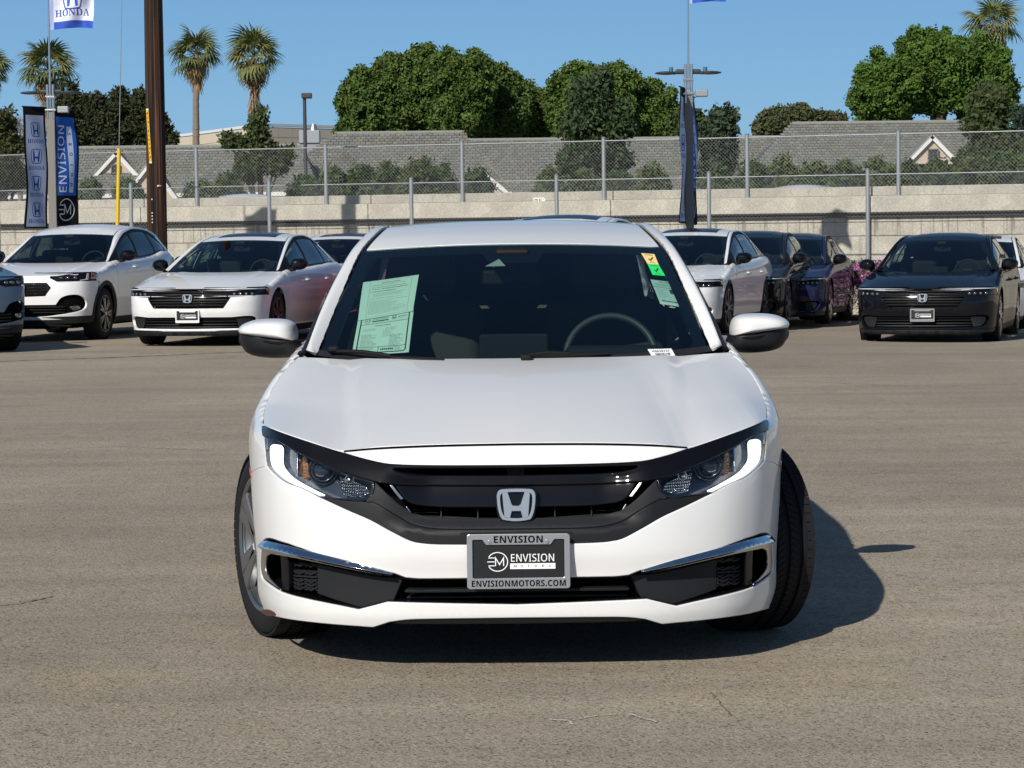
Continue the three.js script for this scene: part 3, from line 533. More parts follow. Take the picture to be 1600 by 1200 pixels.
// bare tree at the left edge
{
  const f = footAt(32, 120), T = thing('bare_tree', 'bare pale tree without leaves behind the left banner', 'tree', f.toArray()), gs = [];
  const grow = (p, d, L, r, k) => { const q = p.clone().addScaledVector(d, L); gs.push(rod(p.toArray(), q.toArray(), r, r * .65, 5)); if (!k) return; const n = k > 3 ? 3 : 3; for (let i = 0; i < n; i++) grow(q, d.clone().add(V(rr(-.75, .75), rr(-.1, .5), rr(-.6, .6))).normalize(), L * rr(.6, .82), r * .62, k - 1); };
  grow(V(0, 0, 0), V(0, 1, 0), 3.4, .17, 1); grow(V(0, 3, 0), V(-.3, 1, 0).normalize(), 1.1, .11, 5); grow(V(0, 3.2, 0), V(.3, 1, .1).normalize(), 1.0, .10, 5);
  part('branches', gs, S2({ color: lin(.25, .2, .165), roughness: .9 }), T);
}
// fan palms
function bladeFan(R, n, spread, droop) { // one fan leaf, its stalk along +z from the origin
  const P = [], I = [], st = R * .85;
  const put = (...v) => { P.push(...v); return P.length / 3 - 1; };
  for (let i = 0; i < n; i++) {
    const a = (i / (n - 1) - .5) * spread, ca = Math.cos(a), sa = Math.sin(a), L = R * (1 - .18 * Math.abs(a) / spread * 2) * rr(.9, 1.05), w = R * .055, k = rr(.7, 1.3);
    const q = (t, s) => put(sa * L * t + ca * s, -droop * R * t * t * t * k + .1 * R * t * (1 - t) - Math.abs(a) * .06 * R, st + ca * L * t - sa * s);
    const b = put(0, 0, st), m1 = q(.5, -w), m2 = q(.5, w), e = q(1, 0), c = q(.78, -w * .6), d = q(.78, w * .6);
    I.push(b, m1, m2, m1, c, m2, m2, c, d, c, e, d);
  }
  const g = new THREE.BufferGeometry(); g.setAttribute('position', new THREE.Float32BufferAttribute(P, 3)); g.setIndex(I);
  const h = g.toNonIndexed(); h.computeVertexNormals(); return join([h, rod([0, 0, 0], [0, 0, st], R * .025, R * .015, 5)]);
}
const FR = dots(5, () => bladeFan(1, 17, 3.9, rr(.25, .6))), DEAD = dots(3, () => bladeFan(1, 12, 2.4, rr(.8, 1.2)));
const frondM = [P2({ color: lin(.15, .18, .05), roughness: .6, transmission: .25, thickness: 0 }), P2({ color: lin(.22, .21, .06), roughness: .6, transmission: .25, thickness: 0 }), P2({ color: lin(.10, .13, .04), roughness: .6, transmission: .2, thickness: 0 })], deadM = S2({ color: lin(.34, .22, .10), roughness: .95 });
function palm(label, px, py, D, R, green, dead, shag) {
  const c = at(px, py, D), f = V(c.x, TERRACE, -D), T = thing('palm_tree', label, 'palm tree', f.toArray()), H = c.y - TERRACE;
  const gs = [], n = 26; for (let i = 0; i < n; i++) { const y0 = H * i / n, w = (t) => Math.sin(t * 2.1 + px) * .12; gs.push(rod([w(i / n), y0, 0], [w((i + 1) / n) + rr(-.02, .02), H * (i + 1) / n + .05, 0], mixn(.27, .17, i / n) * rr(1.02, 1.12), mixn(.26, .16, i / n), 9)); }
  part('trunk', gs, S2({ color: lin(.22, .17, .13), roughness: .95 }), T);
  if (shag) { const sg = []; for (let i = 0; i < 70; i++) { const y = H - shag * R * rr(.2, 1), a = rr(0, 6.3); sg.push(rod([Math.cos(a) * .22, y + .4, Math.sin(a) * .22], [Math.cos(a) * rr(.3, .5), y - .3, Math.sin(a) * rr(.3, .5)], .05, .01, 4)); } const s = part('bark_skirt', sg, deadM, T); s.userData.kind = 'stuff'; }
  const fr = (geo, m, el, az, s, nm) => { const q = part(nm, geo, m, T); q.position.set(0, H + rr(-.15, .25), 0); q.rotation.set(-el, az, 0, 'YXZ'); q.scale.setScalar(s); };
  for (let i = 0; i < green; i++) { const t = i / green, el = mixn(1.45, -.55, Math.pow(t, .8)) + rr(-.15, .15); fr(FR[i % 5], frondM[(rnd() * 3) | 0], el, i * 2.4 + rr(-.3, .3), R * .56 * rr(.85, 1.12), 'frond'); }
  for (let i = 0; i < dead; i++) fr(DEAD[i % 3], rnd() < .7 ? deadM : frondM[1], mixn(-.6, -1.35, rnd()), i * 2.4 + rr(-.4, .4), R * .5 * rr(.8, 1.1), 'dead_frond');
}
palm('slim fan palm left of the pair, right of the utility pole', 306, 86, 165, 1.9, 26, 14, 1.2);
palm('fan palm with a longer brown skirt, right one of the pair', 397, 92, 160, 2.1, 27, 16, 2.0);
palm('fan palm behind the left banner pole and its flag', 75, 112, 150, 1.95, 27, 14, 1.5);
palm('fan palm rising behind the huge round tree at the right edge', 1552, 42, 170, 2.2, 24, 16, 1.6);
palm('fan palm cut by the left edge of the photograph', -16, 112, 150, 1.5, 30, 10, 1);
// --- street lamp beyond the wall
{
  const f = footAt(478, 92), t = at(480, 152, 92), L = thing('street_lamp', 'dark box-headed street lamp standing in front of the grey roofs', 'street lamp', f.toArray()), h = t.y - f.y;
  part('post', rod([0, 0, 0], [0, h, 0], .075, .06, 8), S2({ color: lin(.05, .05, .055), roughness: .6 }), L);
  part('lamp_head', [rbox(.36, .17, .3, .08, h + .06, 0, .02), box(.28, .02, .24, .1, h - .035, 0)], S2({ color: lin(.05, .05, .055), roughness: .5 }), L);
}
// --- emblem marks drawn flat: the H in its rounded frame, the circled EM
function drawH(g, x, y, s, col, lw = .07) { // centre, height
  const w = s * .92; g.strokeStyle = g.fillStyle = col; g.lineWidth = s * lw; g.lineJoin = 'round';
  g.beginPath(); g.moveTo(x - w * .38, y - s * .5); g.quadraticCurveTo(x, y - s * .54, x + w * .38, y - s * .5); g.quadraticCurveTo(x + w * .52, y - s * .46, x + w * .5, y - s * .2); g.quadraticCurveTo(x + w * .48, y + s * .3, x + w * .36, y + s * .46); g.quadraticCurveTo(x, y + s * .53, x - w * .36, y + s * .46); g.quadraticCurveTo(x - w * .48, y + s * .3, x - w * .5, y - s * .2); g.quadraticCurveTo(x - w * .52, y - s * .46, x - w * .38, y - s * .5); g.closePath(); g.stroke();
  const p = [[-.34, -.42], [-.22, -.42], [-.13, .0], [.13, .0], [.22, -.42], [.34, -.42], [.27, .40], [.15, .40], [.11, .13], [-.11, .13], [-.15, .40], [-.27, .40]];
  g.beginPath(); p.forEach(([a, b], i) => g[i ? 'lineTo' : 'moveTo'](x + a * w, y + b * s)); g.closePath(); g.fill();
}
function drawEM(g, x, y, r, col) {
  g.strokeStyle = g.fillStyle = col; g.lineWidth = r * .1; g.beginPath(); g.arc(x, y, r, -2.6, 2.6); g.stroke();
  for (const k of [-.42, 0, .42]) g.fillRect(x - r * (k ? .9 : 1.02), y + r * k - r * .05, r * (k ? .62 : .72), r * .1);
  g.lineJoin = 'miter'; g.beginPath(); g.moveTo(x - r * .2, y + r * .45); g.lineTo(x - r * .2, y - r * .42); g.lineTo(x + r * .2, y + r * .3); g.lineTo(x + r * .6, y - r * .42); g.lineTo(x + r * .6, y + r * .45); g.stroke();
}
const fit = (g, t, x, y, w, size, weight = '', align = 'left', face = 'sans-serif') => { g.font = `${weight} ${size}px ${face}`; g.textAlign = 'left'; g.textBaseline = 'alphabetic'; const m = g.measureText(t).width; g.save(); g.translate(x, y); g.scale(w / m, 1); g.fillText(t, 0, 0); g.restore(); };
const bannerA = canvasTex(256, 1024, (g, w, h) => { g.fillStyle = '#14161c'; g.fillRect(0, 0, w, h); g.fillStyle = '#aebbd6'; g.fillRect(22, 70, w - 44, h - 80); for (let i = 0; i < 4; i++) { const y = 195 + i * 226; drawH(g, w / 2, y, 116, '#1f3f94', .06); g.fillStyle = '#1f3f94'; fit(g, 'HONDA', 40, y + 112, 176, 46, 'bold', 'left', 'serif'); g.fillRect(w / 2 - 3, y + 150, 6, 6); } });
const bannerB = canvasTex(256, 1024, (g, w, h) => {
  g.fillStyle = '#15171b'; g.fillRect(0, 0, w, h); g.fillStyle = '#2f66c4'; g.fillRect(10, 60, w - 30, 700);
  g.save(); g.translate(112, 742); g.rotate(-Math.PI / 2); g.fillStyle = '#e9eef8'; fit(g, 'ENVISION', 0, 0, 620, 112); g.fillStyle = '#cfdcf2'; g.fillRect(10, 30, 590, 58); g.fillStyle = '#23407c'; for (let i = 0; i < 6; i++) { g.font = 'bold 44px sans-serif'; g.fillText('MOTORS'[i], 60 + i * 92, 76); } g.restore();
  drawEM(g, 118, 885, 96, '#e8e8e8');
});
const flagTex = canvasTex(512, 512, (g, w, h) => { g.fillStyle = '#dde0ee'; g.fillRect(0, 0, w, h); g.fillStyle = '#2b50b4'; g.fillRect(0, h * .86, w, h * .14); g.fillStyle = '#9fb0dc'; g.fillRect(0, 0, 46, h); drawH(g, w * .53, h * .4, 250, '#3358b4', .06); g.fillStyle = '#2b4aa6'; fit(g, 'HONDA', 62, h * .77, 400, 92, 'bold', 'left', 'serif'); });
function cloth(tex, wd, ht, bow, name, parent, back = false, rough = .8) { // a banner hung from the pole side, x from 0 to wd, y from 0 down
  const S = (a, b) => [a * wd, -b * ht, bow * Math.sin(b * Math.PI) * (.3 + .7 * a) + .02 * Math.sin(a * 5 + b * 9)], g = grid(S, 0, 1, 0, 1, { edge: .09, gap: 0, bevel: .001, depth: .003 });
  const u = g.attributes.uv; for (let i = 0; i < u.count; i++) u.setXY(i, back ? 1 - u.getX(i) : u.getX(i), 1 - u.getY(i));
  return part(name, g, P2({ map: tex, roughness: 1, transmission: .35, thickness: 0, specularIntensity: .3 }), parent);
}
function bannerPole(label, px, D, topPy, armPx, flag, turnA, turnB, bt) {
  const b = at(px, 370, D), gy = groundY(b.x, -D), P = thing('banner_pole', label, 'light pole', [b.x, gy, -D]), Y = (py) => at(px, py, D).y - gy, s = D / FOCAL;
  part('post', rbox(.15, Y(bt), .15, 0, Y(bt) / 2, 0, .02), S2({ color: lin(.22, .205, .19), roughness: .8 }), P);
  part('bracket', [rod([-.05, Y(bt) - .2, .06], [-.05, Y(armPx) + .12, .06], .025, .025, 8), rod([.05, Y(bt) - .2, .06], [.05, Y(armPx) + .12, .06], .025, .025, 8), rbox(.2, .04, .2, 0, Y(bt) - .05, 0, .01), rbox(.16, .05, .14, 0, Y(bt) + .18, .02, .01)], M.satin, P);
  part('clamp', [rbox(.2, .12, .12, .22, Y(bt) - .04, .02, .02)], M.zinc, P);
  for (const q of [-1, 1]) {
    const a = part('lamp_head', [rbox(.16, .08, .1, q * .13, Y(armPx), 0, .03), new THREE.SphereGeometry(1, 16, 8).scale(.19, .03, .14).translate(q * .36, Y(armPx) - .02, 0), rbox(.16, .045, .17, q * .27, Y(armPx) - .02, 0, .02)], S2({ color: lin(.035, .04, .05), roughness: .5 }), P);
    part('sensor', [rod([q * .28, Y(armPx) + .0, 0], [q * .28, Y(armPx) + .075, 0], .036, .034, 12)], S2({ color: lin(.03, .16, .18), roughness: .5 }), a);
  }
  part('flag_staff', rod([0, Y(armPx) - .3, .07], [0, Y(flag.top), .07], .018, .014, 8), M.satin, P);
  const bn = (tex, turn, x, top, h, w, bow, lab, side) => { const q = cloth(tex, w, h, bow, 'banner', P, Math.cos(turn) < 0); q.position.set(x, top, .05); q.rotation.y = turn; q.userData.label = lab; const e = V(Math.cos(turn), 0, -Math.sin(turn)); part('banner_arm', [rod([x, top, .05], [x + e.x * w, top, .05 + e.z * w], .012), rod([x, top - h, .05], [x + e.x * w, top - h, .05 + e.z * w], .012)], M.black, P); };
  bn(bannerA, turnA[0], turnA[1], Y(turnA[2]), turnA[3], .56, turnA[4], 'grey-blue banner with four blue emblems');
  bn(bannerB, turnB[0], turnB[1], Y(turnB[2]), turnB[3], .56, turnB[4], 'blue banner with white vertical lettering');
  if (flag.px) {
    const w = flag.px * s, h = flag.h * s, S = (a, c) => [a * w, -c * h + .06 * Math.sin(a * 3) * a, .07 * Math.sin(a * 9 + c * 5) * (.2 + a) + .03 * Math.sin(a * 17 - c * 9) * a], g = grid(S, 0, 1, 0, 1, { edge: .035, gap: 0, bevel: .0008, depth: .002 });
    const u = g.attributes.uv; for (let i = 0; i < u.count; i++) u.setY(i, 1 - u.getY(i));
    const F = solo('flag', g, S2({ map: flagTex, roughness: .8 }), flag.label, 'flag'); F.position.set(b.x + .02, gy + Y(flag.bottom) + h, -D + .07);
  }
  return P;
}
bannerPole('tall light pole at the left carrying a grey and a blue banner', 84, 46.9, 0, 143, { top: -60, px: 68, h: 82, bottom: 47, label: 'white and blue emblem flag flying from the left light pole' }, [Math.PI + .93, -.09, 168, 2.14, -.06], [1.0, .06, 172, 2.05, .05], 168);
bannerPole('tall light pole right of centre with its banners seen edge-on', 1077, 43.1, 0, 112, { top: -40, px: 56, h: 60, bottom: 6, label: 'blue-edged flag of which only the lower edge shows at the top right' }, [Math.PI + 1.34, -.06, 138, 2.2, -.02], [1.40, .05, 150, 2.1, .03], 142);
// --- wooden utility pole, its guy wire
{
  const D = 45.8, b = at(246, 370, D), gy = groundY(b.x, -D);
  const wood = dataTex(256, 1024, (u, v) => { const st = vnoise(u * 40, v * 6, 40, 6), s2 = vnoise(u * 90, v * 14, 90, 14), ck = smooth(.72, .8, vnoise(u * 26 + 3, v * 2.0, 26, 2)); const q = .45 + (st - .5) * .7 + (s2 - .5) * .5 - ck * .35; return [q * .52, q * .34, q * .24]; }, true);
  const wb = dataTex(256, 512, (u, v) => .5 + (vnoise(u * 40, v * 5, 40, 5) - .5) * 1.2 - smooth(.7, .78, vnoise(u * 26 + 3, v * 2, 26, 2)) * .5);
  const g = new THREE.CylinderGeometry(.14, .18, 10.4, 28, 14).translate(0, 4.8, 0), p = g.attributes.position;
  for (let i = 0; i < p.count; i++) { const y = p.getY(i), a = Math.atan2(p.getZ(i), p.getX(i)), k = 1 + .035 * Math.sin(a * 7 + y * .4) + .02 * Math.sin(a * 13 - y); p.setX(i, p.getX(i) * k); p.setZ(i, p.getZ(i) * k); }
  g.computeVertexNormals();
  const U = thing('utility_pole', 'weathered dark brown wooden utility pole with a narrow yellow tag', 'utility pole', [b.x, gy, -D]);
  part('pole', g, S2({ map: wood, bumpMap: wb, bumpScale: .02, roughness: .95, color: lin(.75, .7, .66) }), U);
  const ty = at(237, 213, D).y - gy, tt = canvasTex(64, 512, (c, w, h) => { c.fillStyle = '#d9a81c'; c.fillRect(0, 0, w, h); c.fillStyle = '#ece4c8'; c.fillRect(0, 0, w, 14); c.fillRect(0, h - 14, w, 14); c.fillStyle = '#4a3410'; for (let i = 0; i < 11; i++) c.fillRect(18 + (i % 3) * 4, 34 + i * 41, 24 - (i % 2) * 8, 22); });
  part('yellow_tag', rbox(.05, .95, .012, 0, 0, 0, .003).rotateZ(.055).rotateY(-.5).translate(-.094, ty, .148), S2({ map: tt, roughness: .6 }), U);
  part('tag_nails', dots(5, (i) => new THREE.SphereGeometry(.014, 8, 6).translate(-.06, ty - 1.1 - i * .055 - (i > 0 ? .18 : 0), .165)), M.white, U);
  part('step_bolt', [rod([.1, at(237, 291, D).y - gy, .12], [.05, at(237, 291, D).y - gy, .19], .016)], M.white, U);
  const gT = at(191, -30, D + .6), gM = at(186, 232, D + .6), gB = at(180, 372, D + .6), G = thing('guy_wire', 'thin steel guy wire with a yellow plastic guard left of the utility pole', 'guy wire');
  part('wire', [rod(gM.toArray(), gT.toArray(), .007, .007, 6), rod(gB.toArray(), gM.toArray(), .007, .007, 6)], M.steel, G);
  const gd = gB.clone().sub(gM).multiplyScalar(.9).add(gM).add(V(0, -.8, 0)); gd.y = Math.max(.1, gd.y);
  part('guard', rod(gd.toArray(), gM.toArray(), .034, .034, 12), S2({ color: lin(.72, .47, .02), roughness: .5 }), G);
}
// --- flowering bed along the foot of the wall
{
  const F = thing('flower_bed', 'bed of pink and purple flowers at the foot of the wall right of centre', 'flower bed'), c = Math.cos(WALL_TURN), sn = Math.sin(WALL_TURN);
  const a = onWall(1285, 2.4), b = onWall(1660, 2.4), N = 12000, mk = (n, geo, mat, nm, f) => { const m = new THREE.InstancedMesh(geo, mat, n), o = new THREE.Object3D(), col = new THREE.Color(); for (let i = 0; i < n; i++) { const lx = rr(a, b), top = .84 + .12 * vnoise(lx * 2.2, 3), t = Math.pow(rnd(), .5), ang = t * 1.57, y = Math.sin(ang) * top * rr(.85, 1.04), lz = 2.35 + .75 * Math.cos(ang) * rr(.7, 1.05) + rr(-.1, .1); o.position.set(lx * c + lz * sn, groundY(5, -43) + y, -WALL_Z - lx * sn + lz * c); o.rotation.set(rr(0, 6), rr(0, 6), rr(0, 6)); o.scale.setScalar(rr(.6, 1.4)); o.updateMatrix(); m.setMatrixAt(i, o.matrix); m.setColorAt(i, f(col)); } m.name = nm; m.castShadow = m.receiveShadow = true; m.userData.kind = 'stuff'; F.add(m); };
  mk(4600, clumpGeo(6, .06, .3), leafMat, 'leaves', (k) => k.setRGB(.04 * rr(.7, 1.3), .06, .02));
  mk(N, clumpGeo(6, .028, .5), leafMat, 'flowers', (k) => { const q = rr(.7, 1.25); return rnd() < .75 ? k.setRGB(.60 * q, .20 * q, .46 * q) : k.setRGB(.72 * q, .46 * q, .64 * q); });
  part('soil', [box(b - a, .3, 1.2, (a + b) / 2, 0, 2.8).rotateY(WALL_TURN).translate(0, groundY(5, -43) - .1, -WALL_Z)], S2({ color: lin(.06, .045, .03), roughness: 1 }), F);
}
// ================================================================ CARS
// Car frame: x to the car's own left, y up, nose at z = 0 and the tail at z = -length. t = -z.
function planLine(pts) { // rounded plan outline from the middle of the nose to the middle of the tail, walked by arc length
  const c = new THREE.CatmullRomCurve3(pts.map((p) => V(p[0], 0, p[1])), false, 'centripetal'), n = 700, X = [], T = [], U = [0], NX = [], NT = [];
  for (let i = 0; i <= n; i++) { const p = c.getPoint(i / n); X.push(p.x); T.push(p.z); if (i) U.push(U[i - 1] + Math.hypot(X[i] - X[i - 1], T[i] - T[i - 1])); }
  for (let i = 0; i <= n; i++) { const a = Math.max(0, i - 3), b = Math.min(n, i + 3), dx = X[b] - X[a], dt = T[b] - T[a], L = Math.hypot(dx, dt); NX.push(dt / L); NT.push(-dx / L); }
  NX[0] = 0; NT[0] = -1; NX[n] = 0; NT[n] = 1;
  const find = (A, v) => { let lo = 0, hi = n; while (hi - lo > 1) { const m = (lo + hi) >> 1; if (A[m] <= v) lo = m; else hi = m; } return [lo, clamp((v - A[lo]) / (A[hi] - A[lo] || 1), -.5, 1.5)]; };
  const at = (u) => { const [i, f] = find(U, u), k = (A) => A[i] + (A[i + 1] - A[i]) * f; return [k(X), k(T), k(NX), k(NT)]; };
  let wide = 0; for (let i = 0; i <= n; i++) if (X[i] > X[wide]) wide = i;
  return { at, end: U[n], uT: (t) => { const [i, f] = find(T, t); return U[i] + (U[i + 1] - U[i]) * f; }, uX: (x) => { let i = 0; while (i < wide && X[i + 1] < x) i++; return U[i] + (U[i + 1] - U[i]) * clamp((x - X[i]) / (X[i + 1] - X[i] || 1)); } };
}
function carSurfaces(s) {
  const plan = planLine(s.plan), IF = curve1(s.front), IS = curve1(s.side), IR0 = curve1(s.rear || s.front), top = curve1(s.top), Tc = curve1(s.rail), IR = curve1(s.ditch), mid = s.tail / 2;
  const shell = (u, Y) => {
    const sg = u < 0 ? -1 : 1, [X, t, nx, nt] = plan.at(Math.abs(u)), w = Math.pow(Math.abs(nx), 2.2);
    const xt = top(t, 1), yt = top(t, 2), side = IS(Y) + (Y > s.waist ? Math.max(0, X - xt) * (1 - Math.sqrt(Math.max(0, 1 - clamp((Y - s.waist) / (yt - s.waist)) ** 2))) : 0);
    let ins = w * side + (1 - w) * (t < mid ? IF(Y) : IR0(Y));
    if (s.extra) ins += s.extra(X, Y, t, w);
    return [sg * (X - nx * ins), Y, -(t - nt * ins)];
  };
  const rail = (t, q) => { const a = [IR(t, 1), IR(t, 2)], b = [Tc(t, 1), Tc(t, 2)], k = Math.sin(q * Math.PI) * .012; return [mixn(a[0], b[0], q) + k * .6, mixn(a[1], b[1], q) + k, -t]; };
  const glassSide = (t, q) => { const a = [top(t, 1), top(t, 2)], b = [Tc(t, 1), Tc(t, 2)], k = Math.sin(q * Math.PI) * .022 * clamp((b[1] - a[1]) / .3); return [mixn(a[0], b[0], q) + k, mixn(a[1], b[1], q), -t]; };
  const screen = (W, bow) => (v, q) => { const m = Math.sin(Math.PI * q) * bow, c = [mixn(W.c0[0], W.c1[0], q) + m, mixn(W.c0[1], W.c1[1], q)], e = [mixn(W.e0[0], W.e1[0], q), mixn(W.e0[1], W.e1[1], q) + m, mixn(W.e0[2], W.e1[2], q)], k = Math.pow(Math.abs(v), 2.2); return [v * e[0], mixn(c[0], e[1], k), -mixn(c[1], e[2], k)]; };
  const Yc = curve1(s.roofline), roof = (v, t) => { const k = Math.pow(Math.abs(v), 2.4), yc = Yc(t); return [v * (IR(t, 1) - s.ditchGap), mixn(yc, Math.min(yc, IR(t, 2)), k), -t]; };
  return { plan, shell, rail, glassSide, wind: screen(s.wind, .012), back: screen(s.back, .008), roof, top, IR, Tc, uT: plan.uT };
}
// hood: a patch stretched over its four edges
function hoodPatch(front, rear, sideA, crown, crease) { // front/rear/side: functions 0..1 -> [x, y, z]; p from the middle to the edge, q from front to rear
  const lerp3 = (a, b, t) => a.map((x, i) => x + (b[i] - x) * t), cen = (q) => { const a = front(0), b = rear(0); return [0, mixn(a[1], b[1], q) + crown(q), mixn(a[2], b[2], q)]; };
  return (p0, q) => {
    const p = Math.abs(p0), sg = p0 < 0 ? -1 : 1, A = lerp3(front(p), rear(p), q), k = Math.pow(p, 1.7), B = lerp3(cen(q), sideA(q), k), C = lerp3(lerp3(front(0), front(1), k), lerp3(rear(0), rear(1), k), q), o = A.map((x, i) => x + B[i] - C[i]);
    // swell towards the middle rather than a straight fall to the edge
    o[1] += (crease ? crease(p, q) : 0);
    return [o[0] * sg, o[1], o[2]];
  };
}
const along = (pts) => { const L = [0]; for (let i = 1; i < pts.length; i++) L.push(L[i - 1] + Math.hypot(...pts[i].map((x, c) => x - pts[i - 1][c]))); const rows = pts.map((p, i) => [L[i] / L.at(-1), ...p]), f = curve1(rows); return (t) => [f(t, 1), f(t, 2), f(t, 3)]; };
const arc = (tc, yc, r, a0, a1, n = 14) => dots(n + 1, (i) => { const a = mixn(a0, a1, i / n) * Math.PI / 180; return [tc - r * Math.cos(a), yc + r * Math.sin(a)]; });
// wheel, axle along x, outer face towards +x
function wheelParts(R, w, rimR, kind) {
  const pr = [[rimR - .012, -w * .46], [rimR + .012, -w * .5], [R - .055, -w * .515], [R - .02, -w * .47], [R - .006, -w * .40]];
  const tr = []; for (const [c, d] of [[-.22, .016], [0, .016], [.22, .016]]) { const x = c * w; tr.push([R, x - w * .09], [R, x - .009], [R - d * .55, x - .007], [R - d * .55, x + .007], [R, x + .009], [R, x + w * .09]); }
  const prof = [...pr, ...tr, ...pr.slice().reverse().map(([a, b]) => [a, -b])];
  const tyre = toCreasedNormals(new THREE.LatheGeometry(prof.map((p) => new THREE.Vector2(p[0], p[1])), 72).rotateZ(-Math.PI / 2), .7);
  const blocks = []; for (let i = 0; i < 66; i++) for (const sd of [-1, 1]) blocks.push(box(w * .13, .006, R * .084, sd * w * .40, R - .0042, 0).rotateX((i + (sd > 0 ? .5 : 0)) / 66 * 2 * Math.PI));
  const sip = []; for (let i = 0; i < 88; i++) { for (const [sd, yw] of [[-1, .7], [1, -.7]]) sip.push(box(w * .17, .003, R * .040, 0, 0, 0).rotateY(yw).translate(sd * w * .11, R + .0012, 0).rotateX((i + (sd > 0 ? .5 : 0)) / 88 * 2 * Math.PI)); }
  const o = { tyre: [tyre, blocks, sip] };
  const barrel = new THREE.LatheGeometry([[rimR - .002, -w * .45], [rimR - .02, -w * .3], [rimR - .035, w * .2], [rimR - .02, w * .40], [rimR + .008, w * .46], [rimR + .012, w * .49], [rimR - .004, w * .50], [rimR - .014, w * .43]].map((p) => new THREE.Vector2(p[0], p[1])), 56).rotateZ(-Math.PI / 2);
  const sp = [], n = kind === 'civic' ? 5 : 7;
  for (let i = 0; i < n; i++) for (const sd of [-1, 1]) {
    const sh = new THREE.Shape(), h = kind === 'civic' ? .020 : .014;
    sh.moveTo(.045, -h * .7); sh.lineTo(rimR - .03, -h * 1.25); sh.lineTo(rimR - .012, h * 1.3); sh.lineTo(.045, h * .8); sh.closePath();
    sp.push(new THREE.ExtrudeGeometry(sh, { depth: .022, bevelEnabled: true, bevelSize: .004, bevelThickness: .005, bevelSegments: 1 }).rotateZ(sd * (kind === 'civic' ? .16 : .13)).rotateY(Math.PI / 2).rotateX(i / n * 2 * Math.PI).translate(w * .40, 0, 0));
  }
  o.rim = [barrel, sp, new THREE.CylinderGeometry(.062, .068, .03, 20).rotateZ(Math.PI / 2).translate(w * .41, 0, 0)];
  o.hub = [new THREE.CylinderGeometry(.03, .03, .012, 18).rotateZ(Math.PI / 2).translate(w * .41 + .02, 0, 0)];
  o.disc = [new THREE.CylinderGeometry(rimR * .72, rimR * .72, .024, 32).rotateZ(Math.PI / 2).translate(w * .05, 0, 0), new THREE.CylinderGeometry(.075, .075, .1, 20).rotateZ(Math.PI / 2).translate(w * .12, 0, 0)];
  return o;
}
function addWheels(car, s, kind, rimMat, steer) {
  const W = wheelParts(s.wr, s.ww, s.rim, kind), G = Object.fromEntries(Object.entries(W).map(([k, v]) => [k, join(v)]));
  for (const [x, t, st] of [[s.track, s.axF, steer], [-s.track, s.axF, steer], [s.track, s.axR, 0], [-s.track, s.axR, 0]]) {
    const w = new THREE.Group(); w.name = 'wheel'; w.position.set(x, s.wr, -t); w.rotation.y = (x < 0 ? Math.PI : 0) + st; car.add(w);
    part('tyre', G.tyre, M.rubber, w); part('rim', G.rim, rimMat, w); part('hub_cap', G.hub, M.satin, w); part('brake_disc', G.disc, M.steel, w);
  }
}
// dome over an outline: used for mirror shells
function dome(pts, c, D, back = .0, pw = 2.4) { // pts [x, y] closed outline, bulging to +z
  const o = poly(pts, 6), n = o.length, S = (a, b) => { const k = ((b % 1) + 1) % 1 * n, i = Math.floor(k) % n, f = k - Math.floor(k), p = o[i], q = o[(i + 1) % n], x = mixn(p[0], q[0], f), y = mixn(p[1], q[1], f), h = Math.pow(Math.max(0, 1 - Math.pow(a, pw)), .5); return [c[0] + (x - c[0]) * a, c[1] + (y - c[1]) * a, D * h - back * (x - c[0]) * a]; };
  const P = [], I = [], na = 9, nb = n;
  for (let i = 0; i <= na; i++) for (let j = 0; j < nb; j++) P.push(...S(Math.sin(i / na * Math.PI / 2), j / n));
  for (let i = 0; i < na; i++) for (let j = 0; j < nb; j++) { const k = (j + 1) % nb, a = i * nb + j, b = i * nb + k, d = (i + 1) * nb + j, e = (i + 1) * nb + k; I.push(a, d, b, b, d, e); }
  const g = new THREE.BufferGeometry(); g.setAttribute('position', new THREE.Float32BufferAttribute(P, 3)); g.setIndex(I); g.computeVertexNormals();
  const s = g.attributes.normal; if (s.getZ(Math.floor(nb * 2)) < 0) { g.index.array.reverse(); g.computeVertexNormals(); }
  return g;
}
